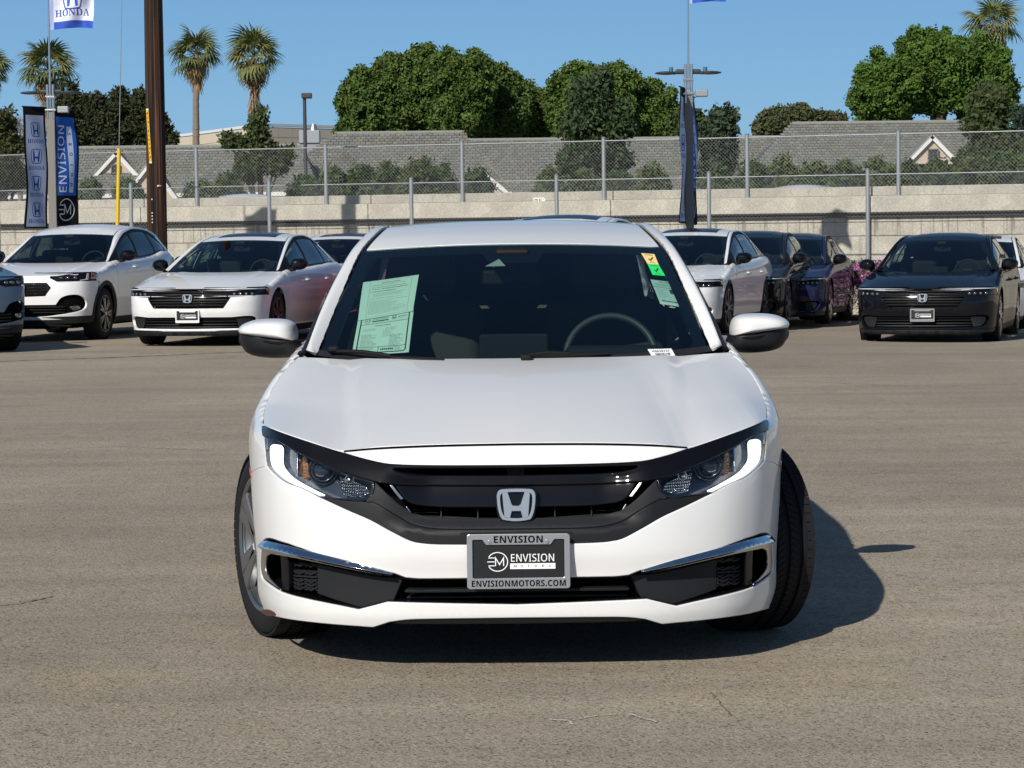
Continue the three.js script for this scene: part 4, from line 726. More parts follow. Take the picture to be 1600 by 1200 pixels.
// everything the cars have in common; `extras` carries what is particular to the model
function makeCar(name, label, cat, s, group) {
  const car = thing(name, label, cat, [0, 0, 0], 0, group), F = carSurfaces(s), { shell, uT, top, plan } = F;
  const put = (nm, g, m, p = car, lab) => part(nm, g, m, p, lab);
  const side = (pts) => pts.map(([t, y]) => [uT(t), y]), outX = (p) => [p[0] < 0 ? -1 : 1, 0, 0], up = () => [0, 1, 0];
  const E = s.edge || .06, ar = s.archR;
  // fender, doors, quarters
  const topLine = (a, b, n = 8) => dots(n + 1, (i) => { const t = mixn(a, b, i / n); return [uT(t), top(t, 2)]; });
  const sideSet = (nm, outl, m = s.paint, o = {}) => { const g = panel(shell, outl, { edge: E, out: outX, ...o }); return [put(nm, g, m), put(nm, mirrorX(g), m)]; };
  sideSet('fender', s.fender(F));
  const hb = s.sill + .005, d0 = s.doors[0], d1 = s.doors[1], d2 = s.doors[2];
  const rd = [[d2 - .30, hb], ...arc(s.axR, s.wr, ar, 22, 60, 6).map(([t, y]) => [t, y]), [d2 - .02, .68]];
  const fd = sideSet('front_door', [...side([[d0, hb], [d1, hb]]), ...topLine(d1, d0 + .02)]);
  const rdr = sideSet('rear_door', [...side([[d1, hb], ...rd]), ...topLine(d2, d1)]);
  sideSet('quarter_panel', [...side([...arc(s.axR, s.wr, ar, 60, 180, 12), [s.axR + ar + .03, .24], [s.tail - .42, .24]]), [uT(s.tail - .33), .62], ...topLine(s.tail - .40, d2), [uT(d2 - .02), .68]]);
  sideSet('sill', side([[d0 - .06, s.sill - .085], [s.axR - ar - .02, s.sill - .085], [s.axR - ar - .02, s.sill], [d0 - .06, s.sill]]), M.trim, { lift: -.004 });
  if (s.cladding) for (const [tc, a0] of [[s.axF, -12], [s.axR, -8]]) sideSet('wheel_arch_trim', side([...arc(tc, s.wr, ar - .004, a0, 190), ...arc(tc, s.wr, ar + s.cladding, 190, a0)]), M.matte, { lift: .006 });
  // rear face and rear bumper, as one wrapped shell with lamps
  const tailU = uT(s.tail - .34), endU = plan.end;
  const rearHalf = [[tailU, .24], [endU, .24], [endU, top(s.tail, 2) - .02], [uT(s.tail - .30), top(s.tail - .3, 2) - .02], [tailU, .62]];
  const rg = panel(shell, rearHalf, { edge: .1 }); put('rear_bumper', [rg, mirrorX(rg)], s.paint);
  for (const m of [1, -1]) { const g = panel(shell, [[uT(s.tail - .28), .74], [endU - .25, .72], [endU - .25, .84], [uT(s.tail - .28), .88]], { lift: .008, edge: .1 }); put('tail_lamp', m > 0 ? g : mirrorX(g), S2({ color: lin(.25, .01, .01), roughness: .15 })); }
  // hood and deck
  if (s.hood) { const hs = s.hood(F); F.hood = hs; put('hood', panel(hs, [...dots(25, (i) => [-1 + i / 12, 0]), ...dots(25, (i) => [1 - i / 12, 1])], { edge: s.hoodEdge || .05, out: up }), s.paint); }
  const tb = s.back.e0[2];
  const deck = (v, t) => [v * top(t, 1), top(t, 2) + .02 * (1 - v * v), -t];
  if (!s.hatch) put('boot_lid', panel(deck, [...dots(9, (i) => [-1 + i / 4, tb + .012 + (s.back.c0[1] - tb) * (1 - (i / 4 - 1) ** 2)]), ...dots(9, (i) => [1 - i / 4, s.tail - .02 - .16 * (1 - i / 4) ** 2])], { edge: .1, out: up }), s.paint);
  // greenhouse
  const rg1 = grid(F.rail, s.wind.e0[2] - .02, s.railEnd, 0, 1, { edge: .045, out: (p) => [1, 1, 0], bevel: .002 });
  put('roof_rail', rg1, s.paint); put('roof_rail', mirrorX(rg1), s.paint);
  const tf = (v) => mixn(s.wind.c1[1], s.wind.e1[2], Math.abs(v) ** 2.2), tk = (v) => mixn(s.back.c1[1], s.back.e1[2], Math.abs(v) ** 2.2);
  const roofO = [...dots(17, (i) => { const v = -1 + i / 8; return [v, tf(v) + .004]; }), ...dots(17, (i) => { const v = 1 - i / 8; return [v, tk(v) - .004]; })];
  const rf = put('roof', panel(F.roof, roofO, { edge: .06, out: up, depth: .02 }), s.paint);
  put('roof_ditch', panel((v, t) => { const p = F.roof(v, t); return [p[0] * (1 + .03 / F.IR(t, 1)), p[1] - .012, p[2]]; }, roofO, { edge: .12, rim: false, out: up }), M.black, rf);
  put('headliner', panel((v, t) => { const p = F.roof(v * .97, t); return [p[0], p[1] - .04, p[2]]; }, roofO, { edge: .15, rim: false }), s.cabinTop || M.cabinPale);
  if (s.sunroof) put('sunroof', panel(F.roof, [[-.72, s.sunroof[0]], [.72, s.sunroof[0]], [.72, s.sunroof[1]], [-.72, s.sunroof[1]]], { lift: .004, edge: .08, out: up }), M.gloss, rf);
  // windscreen and rear glass with their black borders
  const rectO = (n, a, b0, b1) => [...dots(n + 1, (i) => [-a + 2 * a * i / n, b0]), ...dots(n + 1, (i) => [a - 2 * a * i / n, b1])];
  const wsO = rectO(16, .995, 0, 1);
  const ws = put('windscreen', panel(F.wind, wsO, { edge: .08, gap: .001, depth: .004, bevel: .001, out: (p) => [0, 1, 1] }), s.glass || M.glass);
  const holeW = s.wsHole || poly([[-.88, .06], [.88, .06], [.86, .86], [.78, .94], [-.78, .94], [-.86, .86]], 3);
  put('windscreen_border', panel(F.wind, wsO, { holes: [holeW], edge: .08, rim: false, lift: -.004, out: (p) => [0, 1, 1] }), s.frit || M.gloss, ws);
  const bs = put('rear_window', panel(F.back, wsO, { edge: .1, gap: .001, depth: .004, bevel: .001 }), s.backGlass || s.sideGlass || M.glass);
  put('rear_window_border', panel(F.back, wsO, { holes: [poly([[-.9, .08], [.9, .08], [.88, .92], [-.88, .92]], 3)], edge: .1, rim: false, lift: -.004 }), M.gloss, bs);
  // side windows
  const gl = s.dlo, G1 = [...dots(9, (i) => [mixn(gl[0], gl[1] - .035, i / 8), .05]), ...dots(9, (i) => [mixn(gl[1] - .045, gl[0] + .02, i / 8), .90])], G2 = [...dots(9, (i) => [mixn(gl[1] + .035, gl[2] - .02, i / 8), .05]), ...dots(9, (i) => [mixn(gl[2] - .09, gl[1] + .045, i / 8), .90])], G3 = [[gl[2] + .02, .05], [gl[3], .06], [gl[3] - .05, .45], [gl[2] - .03, .9]];
  const fO = [...dots(13, (i) => [mixn(s.wind.e0[2] - .01, s.railEnd, i / 12), 0]), ...dots(13, (i) => [mixn(s.railEnd, s.wind.e0[2] - .01, i / 12), .985])];
  const fr = panel(F.glassSide, fO, { holes: [G1, G2, G3], edge: .12, gap: 0, bevel: .001, out: outX });
  const frm = [put('window_frame', fr, s.frameMat || M.black), put('window_frame', mirrorX(fr), s.frameMat || M.black)];
  for (const [k, g] of [[0, G1], [1, G2], [2, G3]]) { const w = panel(F.glassSide, g, { edge: .15, gap: 0, bevel: .001, depth: .004, lift: -.003, out: outX }); put('side_window', w, s.sideGlass || M.glass, frm[0]); put('side_window', mirrorX(w), s.sideGlass || M.glass, frm[1]); }
  const cp = panel(F.glassSide, [...dots(7, (i) => [mixn(gl[3] + .05, s.railEnd, i / 6), 0]), ...dots(7, (i) => [mixn(s.railEnd, gl[3] - .12, i / 6), 1])], { edge: .08, lift: .005, out: outX }); put('rear_pillar', cp, s.paint); put('rear_pillar', mirrorX(cp), s.paint);
  const bl = panel(F.glassSide, [[gl[0] - .1, -.02], [gl[3], -.02], [gl[3], .022], [gl[0] - .1, .022]], { edge: .15, lift: .006, out: outX }); put('belt_trim', [bl, mirrorX(bl)], s.beltMat || M.gloss);
  // doors: handles on the door skins
  for (const [ds, t] of [[fd, d1 - .17], [rdr, d2 - .22]]) for (const k of [0, 1]) {
    const p = shell(uT(t), s.handleY), q = shell(uT(t - .2), s.handleY), x = Math.max(p[0], q[0]);
    const g = tube([[p[0] - .01, s.handleY, p[2]], [x + .026, s.handleY + .004, p[2] + .03], [x + .03, s.handleY + .006, -(t - .1)], [x + .026, s.handleY + .004, q[2] - .03], [q[0] - .01, s.handleY, q[2]]], .014, 8, 20);
    const h = put('handle', k ? mirrorX(g) : g, s.handleMat || s.paint, ds[k]);
    const cup = new THREE.SphereGeometry(1, 14, 8).scale(.006, .035, .075).translate(x + .001, s.handleY, -(t - .1)); put('handle_cup', k ? mirrorX(cup) : cup, s.handleMat || s.paint, ds[k]);
  }
  // underside, wheel wells, engine bay, cabin tub
  put('underbody', [box(1.30, .05, s.tail - .5, 0, .2, -s.tail / 2), box(1.24, .42, s.axF + .32 - .30, 0, .45, -(.30 + s.axF + .32) / 2), box(1.0, .1, .3, 0, .22, -.28), box(1.4, .3, .5, 0, .42, -s.tail + .5), rod([-.6, .3, -s.axR], [.6, .3, -s.axR], .05), rod([-.62, .28, -s.axF], [.62, .28, -s.axF], .04), box(1.5, .5, .06, 0, .6, -(s.wind.c0[1] + .06))], M.void);
  const well = new THREE.CylinderGeometry(ar + .03, ar + .03, .30, 30, 1, true, 0, Math.PI).rotateZ(Math.PI / 2), wl = [];
  const cap = new THREE.CylinderGeometry(ar + .03, ar + .03, .01, 30);
  for (const t of [s.axF, s.axR]) for (const sg of [-1, 1]) { const c = new THREE.CylinderGeometry(ar + .02, ar + .02, .30, 32, 1, true).rotateZ(Math.PI / 2).translate(sg * (s.track - .09), s.wr + .01, -t); const p = c.attributes.position; for (let i = 0; i < p.count; i++) if (p.getY(i) < s.wr - .12) p.setY(i, s.wr - .12); wl.push(c, box(.01, .5, .78, sg * (s.track - .235), s.wr + .08, -t)); }
  put('wheel_well', wl, M.void);
  const tub = [box(1.36, .05, s.railEnd - s.wind.c0[1] - .1, 0, .3, -(s.wind.c0[1] + .1 + s.railEnd) / 2), box(1.4, .55, .05, 0, .55, -s.railEnd - .1), box(1.3, .05, .7, 0, s.waist + .22, -s.railEnd - .2)];
  for (const sg of [1]) { const ip = panel((u, y) => { const p = shell(u, y); return [p[0] - .075, p[1], p[2]]; }, [...side([[s.wind.c0[1] + .2, .25], [s.railEnd, .25]]), ...topLine(s.railEnd, s.wind.c0[1] + .2).map(([u, y]) => [u, y - .01])], { edge: .2, rim: false }); tub.push(ip, mirrorX(ip)); }
  tub.push(box(1.25, .02, .6, 0, s.back.c0[0] - .004, -s.back.c0[1] + .32));
  put('cabin_lining', tub, M.cabin);
  { const tr = (m) => panel((q, b) => { const a = F.wind(.955 * m, q), t = -a[2] + .02, c = F.glassSide(t + .16, .72); return [mixn(a[0], m * (c[0] - .05), b), mixn(a[1] - .03, c[1] - .03, b), mixn(a[2] - .03, c[2], b)]; }, [[.06, 0], [1, 0], [1, 1], [.06, 1]], { edge: .12, gap: 0, bevel: .001 }); put('pillar_trim', tr(1), s.cabinTop || M.cabinPale); put('pillar_trim', tr(-1), s.cabinTop || M.cabinPale); const bp = panel(F.glassSide, s.trimO || [[gl[1] - .12, 0], [gl[1] + .1, 0], [gl[1] + .06, 1], [gl[1] - .02, 1]], { lift: s.trimLift || -.035, edge: .15, out: outX }); put('pillar_trim', bp, s.cabinTop || M.cabinPale); put('pillar_trim', mirrorX(bp), s.cabinTop || M.cabinPale); }
  const wb = s.wind.e0, dashT = wb[2] + .12, dY = wb[1] - .02;
  const dsh = put('dashboard', [rbox(1.34, .12, .50, 0, dY - .085, -dashT - .05, .05, 3), rbox(1.30, .36, .22, 0, dY - .24, -dashT - .28, .06, 3), rbox(.36, .07, .2, .37, dY - .012, -dashT - .2, .03, 3), rbox(.26, .14, .03, 0, dY + .0, -dashT - .26, .012)], s.dashMat || M.cabin);
  const seats = (x, t, w, h, rear) => { const y = s.seatY; return [rbox(w, .18, .5, x, y, -t + .18, .07, 3), rbox(w, h, .16, 0, 0, 0, .07, 3).rotateX(.24).translate(x, y + h / 2, -t - .12), ...(rear ? [-.42, 0, .42].map((o) => rbox(.24, .15, .09, x + o, y + h + .06, -t - .22, .04, 3)) : [rbox(.27, .19, .11, x, y + h + .11, -t - .20, .05, 3), rod([x - .06, y + h - .1, -t - .17], [x - .06, y + h + .1, -t - .2], .007), rod([x + .06, y + h - .1, -t - .17], [x + .06, y + h + .1, -t - .2], .007)])]; };
  for (const x of [.37, -.37]) put('front_seat', seats(x, s.seatT, .5, .58), s.seatMat || M.seat);
  put('rear_seat', seats(0, s.seatT + .86, 1.2, .52, true), s.seatMat || M.seat);
  const sw = put('steering_wheel', [new THREE.TorusGeometry(.172, .014, 10, 40), rbox(.15, .1, .04, 0, 0, -.02, .03), rod([-.17, 0, 0], [.17, 0, -.0], .013), rod([0, -.17, 0], [0, 0, -.01], .013)].map((g) => g.rotateX(-.42).translate(.37, s.wheelY, -s.wheelT)), s.wheelMat || M.trim);
  put('rear_view_mirror', [rbox(.24, .065, .03, 0, 0, 0, .02), rbox(.05, .07, .03, 0, .05, .03, .01), rbox(.14, .05, .10, 0, .09, .05, .02)].map((g) => g.translate(0, s.wind.c1[0] - .13, -s.wind.c1[1] - .02)), M.black);
  addWheels(car, s, s.rimKind, s.rimMat, s.steer || 0);
  return { car, F, put, side, sideSet };
}
// number plate with the dealer's frame, centred at (0, y) on the nose; w about 0.31
const plateTex = canvasTex(768, 384, (g, w, h) => {
  g.fillStyle = '#101114'; g.fillRect(0, 0, w, h);
  drawEM(g, 205, 196, 86, '#f2f2f2'); g.fillStyle = '#f4f4f4'; fit(g, 'ENVISION', 312, 196, 384, 96); g.fillRect(312, 212, 386, 52); g.fillStyle = '#4c4e55'; g.font = 'bold 34px sans-serif'; for (let i = 0; i < 6; i++) g.fillText('MOTORS'[i], 340 + i * 60, 250);
});
const plateMat = S2({ map: plateTex, roughness: .45 });
const font = await new FontLoader().loadAsync('fonts/droid/droid_sans_bold.typeface.json');
function letters(txt, width, height, depth) {
  const g = new TextGeometry(txt, { font, size: 1, depth: 1, curveSegments: 3, bevelEnabled: false }); g.computeBoundingBox(); const b = g.boundingBox;
  return g.translate(-(b.min.x + b.max.x) / 2, -(b.min.y + b.max.y) / 2, 0).scale(width / (b.max.x - b.min.x), height / (b.max.y - b.min.y), depth);
}
function plate(parent, x, y, z, turnX, frameMat, wordMat, detail = true) {
  const w = .313, h = .165, P = part('number_plate', rbox(w - .012, h - .01, .006, 0, 0, -.004, .004), M.black, parent); P.position.set(x, y, z); P.rotation.x = turnX;
  part('plate_print', new THREE.PlaneGeometry(.276, .128).translate(0, .0, .0005), plateMat, P);
  const o = new THREE.Shape(), rrp = (s, a, b, r) => { s.moveTo(-a + r, -b); s.lineTo(a - r, -b); s.quadraticCurveTo(a, -b, a, -b + r); s.lineTo(a, b - r); s.quadraticCurveTo(a, b, a - r, b); s.lineTo(-a + r, b); s.quadraticCurveTo(-a, b, -a, b - r); s.lineTo(-a, -b + r); s.quadraticCurveTo(-a, -b, -a + r, -b); };
  rrp(o, w / 2, h / 2, .009);
  const q = new THREE.Path(); q.moveTo(-.142, -.052); q.lineTo(.136, -.052); q.quadraticCurveTo(.142, -.052, .142, -.046); q.lineTo(.142, .062); q.quadraticCurveTo(.142, .068, .136, .068); q.lineTo(.110, .068); q.lineTo(.098, .052); q.lineTo(-.098, .052); q.lineTo(-.110, .068); q.lineTo(-.136, .068); q.quadraticCurveTo(-.142, .068, -.142, .062); q.lineTo(-.142, -.046); q.quadraticCurveTo(-.142, -.052, -.136, -.052); q.closePath(); o.holes.push(q);
  const fr = part('plate_frame', new THREE.ExtrudeGeometry(o, { depth: .004, bevelEnabled: true, bevelThickness: .0015, bevelSize: .0015, bevelSegments: 2 }).translate(0, 0, .001), frameMat, P);
  if (detail) { part('lettering', [letters('ENVISION', .150, .0215, .0014).translate(0, .0675, .0062), letters('ENVISIONMOTORS.COM', .288, .0195, .0014).translate(0, -.0675, .0062)], wordMat, fr); part('screw', [-.088, .088].map((a) => new THREE.CylinderGeometry(.0052, .006, .004, 14).rotateX(Math.PI / 2).translate(a, .060, .008)), M.satin, fr); }
  return P;
}
// the maker's H in its rounded frame, height h
function emblem(parent, x, y, z, h, turnX = 0) {
  const w = h * 1.22 * .98, ring = new THREE.Shape(), inner = new THREE.Path(), R = (s, k, e) => { const a = w / 2 - e, b = h / 2 - e; s.moveTo(-a * .72, b); s.quadraticCurveTo(0, b * 1.06, a * .72, b); s.quadraticCurveTo(a * 1.03, b * .98, a, b * .45); s.quadraticCurveTo(a * .97, -b * .55, a * .72, -b * .88); s.quadraticCurveTo(0, -b * 1.1, -a * .72, -b * .88); s.quadraticCurveTo(-a * .97, -b * .55, -a, b * .45); s.quadraticCurveTo(-a * 1.03, b * .98, -a * .72, b); };
  R(ring, 1, 0); R(inner, 1, h * .085); ring.holes.push(inner);
  const H = new THREE.Shape([[-.36, .42], [-.24, .42], [-.13, .02], [-.08, -.03], [.08, -.03], [.13, .02], [.24, .42], [.36, .42], [.30, -.40], [.18, -.40], [.13, -.17], [-.13, -.17], [-.18, -.40], [-.30, -.40]].map(([a, b]) => new THREE.Vector2(a * w, b * h)));
  const o = { depth: h * .06, bevelEnabled: true, bevelThickness: h * .03, bevelSize: h * .02, bevelSegments: 2 };
  const back = new THREE.Shape(); R(back, 1, -h * .06);
  const G = part('emblem', [new THREE.ExtrudeGeometry(back, { ...o, depth: h * .05 }).translate(0, 0, -h * .1)], M.gloss, parent); G.position.set(x, y, z); G.rotation.x = turnX;
  part('emblem_ring', new THREE.ExtrudeGeometry(ring, o), M.badge, G); part('emblem_letter', new THREE.ExtrudeGeometry(H, o), M.badge, G);
  return G;
}
// ================================================================ THE WHITE SEDAN IN FRONT
{
  const NOSE = 8.0, cp = Math.cos(PITCH), sp = Math.sin(PITCH);
  // elevation drawing of the car's front: half-width and height in drawing units, as seen level from 8 m -> place on the body surface
  const draw = (p) => { const y = p[1] - EYE, z = p[2] - NOSE, yc = y * cp - z * sp, zc = -(y * sp + z * cp); return [FOCAL * p[0] / zc, 600 - FOCAL * yc / zc]; };
  const solve = (S, w, y, a, b) => { let best = [a, b], be = 1e9; for (let k = 0; k < 40; k++) { const q = draw(S(a, b)), r = [w - q[0], y - q[1]], e = 1e-4, err = Math.hypot(...r); if (err < be) { be = err; best = [a, b]; } if (err < .02) break; const qa = draw(S(a + e, b)), qb = draw(S(a, b + e)), J = [(qa[0] - q[0]) / e, (qb[0] - q[0]) / e, (qa[1] - q[1]) / e, (qb[1] - q[1]) / e], D = J[0] * J[3] - J[1] * J[2] || 1e-6; let da = (J[3] * r[0] - J[1] * r[1]) / D, db = (-J[2] * r[0] + J[0] * r[1]) / D; const m = Math.max(1, Math.abs(da) / .12, Math.abs(db) / .12); a += da / m; b += db / m; } if (be > 1.5) console.log('loose', w, y, be.toFixed(1)); return best; };
  const s = {
    tail: 4.63, waist: .66, sill: .20, axF: .91, axR: 3.63, wr: .318, ww: .215, rim: .226, track: .780, archR: .375, doors: [1.40, 2.50, 3.45], handleY: .80, seatY: .52, seatT: 2.55, wheelY: .885, wheelT: 1.98,
    plan: [[0, 0], [.2, .004], [.4, .022], [.54, .065], [.66, .135], [.745, .23], [.805, .345], [.85, .49], [.882, .66], [.904, .86], [.90, 1.1], [.885, 1.5], [.885, 2.1], [.895, 3.0], [.90, 3.7], [.88, 4.15], [.82, 4.42], [.7, 4.56], [.4, 4.62], [0, 4.63]],
    front: [[.10, .06], [.15, .03], [.19, .018], [.25, .016], [.31, .010], [.38, 0], [.46, .004], [.55, .015], [.62, .04], [.66, .065], [.70, .10], [.75, .15], [.80, .2]],
    rear: [[.1, .1], [.25, .03], [.5, 0], [.7, .02], [.9, .06], [1.0, .1]],
    side: [[.12, .03], [.2, .012], [.32, .008], [.5, 0], [.66, 0]],
    top: [[0, .80, .75], [.40, .806, .753], [.55, .825, .757], [.66, .836, .767], [.8, .842, .787], [1.0, .838, .832], [1.2, .815, .882], [1.38, .776, .927], [1.6, .774, .95], [2.2, .788, .965], [3.2, .80, 1.0], [3.8, .79, 1.03], [4.2, .74, 1.03], [4.5, .70, .99], [4.63, .66, .97]],
    rail: [[1.42, .752, .945], [1.7, .718, 1.078], [2.0, .679, 1.197], [2.35, .634, 1.303], [2.7, .594, 1.362], [3.1, .58, 1.376], [3.5, .582, 1.338], [3.9, .61, 1.21], [4.3, .68, 1.055]],
    ditch: [[1.45, .709, .94], [1.85, .65, 1.133], [2.25, .592, 1.305], [2.45, .556, 1.358], [2.7, .530, 1.392], [3.1, .522, 1.402], [3.6, .532, 1.36], [3.75, .545, 1.33], [4.4, .66, 1.03]], ditchGap: .02,
    roofline: [[2.0, 1.29], [2.13, 1.324], [2.4, 1.376], [2.7, 1.409], [3.0, 1.419], [3.4, 1.40], [3.75, 1.35]],
    wind: { c0: [.90, 1.22], c1: [1.323, 2.13], e0: [.707, .936, 1.45], e1: [.59, 1.302, 2.25] }, back: { c0: [1.06, 4.28], c1: [1.355, 3.70], e0: [.62, 1.04, 4.2], e1: [.545, 1.322, 3.75] },
    railEnd: 4.22, dlo: [1.78, 2.55, 3.42, 3.75], edge: .035, hoodEdge: .04, steer: .39, rimKind: 'civic', rimMat: M.alloy, sideGlass: M.tinted, backGlass: P2({ color: lin(.02, .026, .028), roughness: 0, transmission: 1, thickness: 0, ior: 1.52 }), trimLift: -.08, trimO: [[2.18, .30], [2.40, .02], [2.72, .02], [2.66, 1], [2.02, 1], [2.06, .62]], seatMat: P2({ color: lin(.075, .072, .066), roughness: .95, specularIntensity: .3 }), paint: paint(.785, .785, .775), frit: M.gloss, wheelMat: S2({ color: lin(.035, .04, .043), roughness: .5 }),
    extra: (X, Y, t, w) => (1 - w) * .04 * smooth(.45, .495, Y) * smooth(.43, .26, X) * smooth(.645, .61, Y),
  };
  let F0;
  const hp = (F, list, seg = 5, closed = true) => poly(list, seg, closed).map(([w, y]) => { const X = w * 8.3 / FOCAL, Y = EYE - (y - 370) * 8.3 / FOCAL; return solve(F.shell, w, y, F.plan.uX(Math.min(Math.abs(X), .86)) * (w < 0 ? -1 : 1), Y); });
  const mir = (pts) => pts.slice().reverse().map(([u, y]) => [-u, y]);
  const fullW = (F, list, seg) => { const r = hp(F, list, seg, false); return [...r, ...mir(r)]; };
  const hoodFront = [[0, 693, 1], [120, 694], [215, 697], [270, 701.5], [324, 685], [361, 672], [394, 659, 1]];
  s.fender = (F) => { F0 = F; const fr = hp(F, [[394, 660, 1], [392, 700], [390, 724, 1], [401, 727, 1]], 4, false); return [...fr, [F.uT(.665), .575], ...arc(s.axF, s.wr, s.archR, 43, 178, 16).map(([t, y]) => [F.uT(t), y]), [F.uT(1.31), .25], [F.uT(1.32), s.sill], [F.uT(s.doors[0]), s.sill], ...dots(12, (i) => { const t = mixn(s.doors[0], .64, i / 11); return [F.uT(t), F.top(t, 2)]; })]; };
  s.hood = (F) => {
    const fr = poly(hoodFront, 4, false).map(([w, y]) => F.shell(...solve(F.shell, w, y, F.plan.uX(w * 8.3 / FOCAL), EYE - (y - 370) * 8.3 / FOCAL))), f = along(fr), c = fr.at(-1);
    const sd = [c, ...[.8, .95, 1.1, 1.25, 1.385].map((t) => [F.top(t, 1), F.top(t, 2), -t])], re = [[0, .912, -1.26], [.3, .912, -1.27], [.5, .915, -1.295], [.68, .924, -1.36], sd.at(-1)];
    return hoodPatch(f, along(re), along(sd), (q) => .024 * 4 * q * (1 - q), (p, q) => { const pc = mixn(.47, .70, q); return mixn(.003, .009, smooth(0, .8, q)) * smooth(pc + .05, pc - .03, p); });
  };
  s.wsHole = poly([[-.90, .05, 1], [.90, .05, 1], [.928, .09], [.92, .84, 1], [.905, .885], [.86, .91, 1], [.20, .91, 1], [.15, .82, 1], [-.15, .82, 1], [-.20, .91, 1], [-.86, .91, 1], [-.905, .885], [-.92, .84, 1], [-.928, .09]], 3);
  const { car, F, put, side } = makeCar('white_sedan', 'white sedan in the foreground facing the camera with green papers behind its windscreen', 'car', s);
  car.position.set(.009, 0, -NOSE);
  const sh = F.shell, outZ = (p) => [p[0] * .6, 0, 1];
  const P = (pts, o = {}) => panel(sh, pts, { edge: .03, out: outZ, ...o });
  const two = (nm, pts, mat, o, parent = car, lab) => { const g = P(pts, o); return [part(nm, g, mat, parent, lab), part(nm, mirrorX(g), mat, parent, lab)]; };
  const uv = (t, y) => [F.uT(t), y];
  // bumper skin with one wide opening
  const upR = hp(F, [[0, 851, 1], [90, 851.5], [157, 847.5], [192, 832], [229, 811.5], [267, 794.5], [309, 774.5, 1], [334, 761], [361, 750.5], [380, 736], [390, 725, 1], [401, 728, 1]], 4, false);
  const archR = arc(s.axF, s.wr, s.archR, 42.5, -14, 10).map(([t, y]) => uv(t, y));
  const loR = hp(F, [[393, 955], [360, 963], [300, 971], [226, 977.5, 1], [200, 969.5, 1], [176, 966.5], [150, 965.5], [0, 965, 1]], 3, false);
  const rightHalf = [...upR, uv(.675, .57), ...archR, uv(.555, .20), ...loR];
  const openR = [[0, 902, 1], [150, 902], [174, 900, 1], [196, 892], [290, 868], [380, 837.5], [393, 836.5], [398, 843], [400, 896], [391, 908], [362, 925], [249, 951, 1], [203, 939.5, 1], [0, 946, 1]];
  const hole = fullW(F, openR, 4);
  const bumper = put('bumper', panel(sh, [...rightHalf, ...mir(rightHalf)], { holes: [hole], edge: .03, depth: .03, bevel: .005, out: outZ }), s.paint);
  put('hood_lip', P(fullW(F, [[0, 695.6, 1], [120, 696.7], [215, 699.7], [268, 703.6, 1], [232, 715], [196, 722.5], [120, 725.5], [0, 726.5, 1]], 4)), s.paint);
  put('hood_gap_shade', P(fullW(F, [[0, 692.8, 1], [120, 693.9], [215, 697.0], [268, 701.4, 1], [268, 703.4, 1], [215, 699.6], [120, 696.6], [0, 695.5, 1]], 4), { lift: .0008, depth: .004, gap: 0, bevel: .0004, edge: .03 }), M.void);  // black strip standing in for the shade in the gap below the hood edge
  // lower opening: backing, slats, side plates, mesh, chrome hockey sticks
  const lower = put('lower_grille', P(hole.map(([u, y]) => [u, y]), { lift: -.085, rim: false, edge: .08 }), M.void, bumper);
  // lining: only the turned-in walls
  part('opening_edge', P(hole, { edge: .04, depth: .085, lift: -.004, gap: .006, bevel: .001, skin: false }), M.gloss, lower);
  for (const [y0, y1, l] of [[903, 911, -.05], [921, 926, -.012], [934, 938, -.05], [942, 947, -.02]]) part('slat', P(fullW(F, [[0, y0, 1], [172, y0, 1], [178, (y0 + y1) / 2], [172, y1, 1], [0, y1, 1]], 2), { lift: l, depth: .04, bevel: .002, edge: .06 }), M.trim, lower);
  two('fog_plate', hp(F, [[322, 881, 1], [216, 903.5, 1], [180, 904, 1], [197, 938.5, 1], [249, 949, 1], [322, 926, 1]], 1), M.matte, { lift: -.03, depth: .05, bevel: .004 }, lower);
  two('fog_shelf', hp(F, [[386, 862, 1], [215, 899, 1], [216, 903.5, 1], [322, 881, 1], [386, 868, 1]], 1), M.gloss, { lift: -.036, depth: .05 }, lower);
  two('vent_pillar', hp(F, [[375, 864, 1], [364, 866, 1], [362, 921, 1], [373, 917, 1]], 1), M.gloss, { lift: -.012, depth: .06, bevel: .004 }, lower);
  for (const [y, l] of [[879, 0], [891, 0], [897, 1], [903, 0], [909, 0], [915, 0]]) for (const d of [0, 1]) two('mesh_rib', hp(F, dots(5, (i) => [361 - i * 9.5, y + (l ? 0 : ((i + d) % 2) * 4.5 - 2) + (i * .9)]).concat(dots(5, (i) => [361 - (4 - i) * 9.5, y + 1.6 + (l ? 0 : ((4 - i + d) % 2) * 4.5 - 2) + (4 - i) * .9])).map((p) => [p[0], p[1], 1]), 1), M.matte, { lift: -.028 - d * .004, depth: .02, gap: 0, bevel: .001 }, lower);
  const chromeO = hp(F, [[195, 893, 1], [240, 879.5], [330, 856.5], [388, 841.5], [395, 841.5], [397.5, 849], [398, 893], [385, 906], [368, 918.5, 1], [390.5, 892], [391, 866], [384, 861, 1], [330, 871.5], [240, 891], [195, 897.5, 1]], 4);
  two('chrome_strip', chromeO, M.satin, { lift: .002, depth: .006, bevel: .003, edge: .02 }, bumper);
  const chromeTop = curve1(hp(F, [[195, 893.2, 1], [240, 879.8], [330, 857], [388, 842], [396, 842, 1]], 6, false)), skyward = (u, y) => { const d = clamp(chromeTop(u) - y, 0, .018), p = sh(u, y), q = plan2(u); return [p[0] + q[0] * d, p[1], p[2] - q[1] * d]; }, plan2 = (u) => { const [, , nx, nt] = F.plan.at(Math.abs(u)); return [u < 0 ? -nx : nx, nt]; };
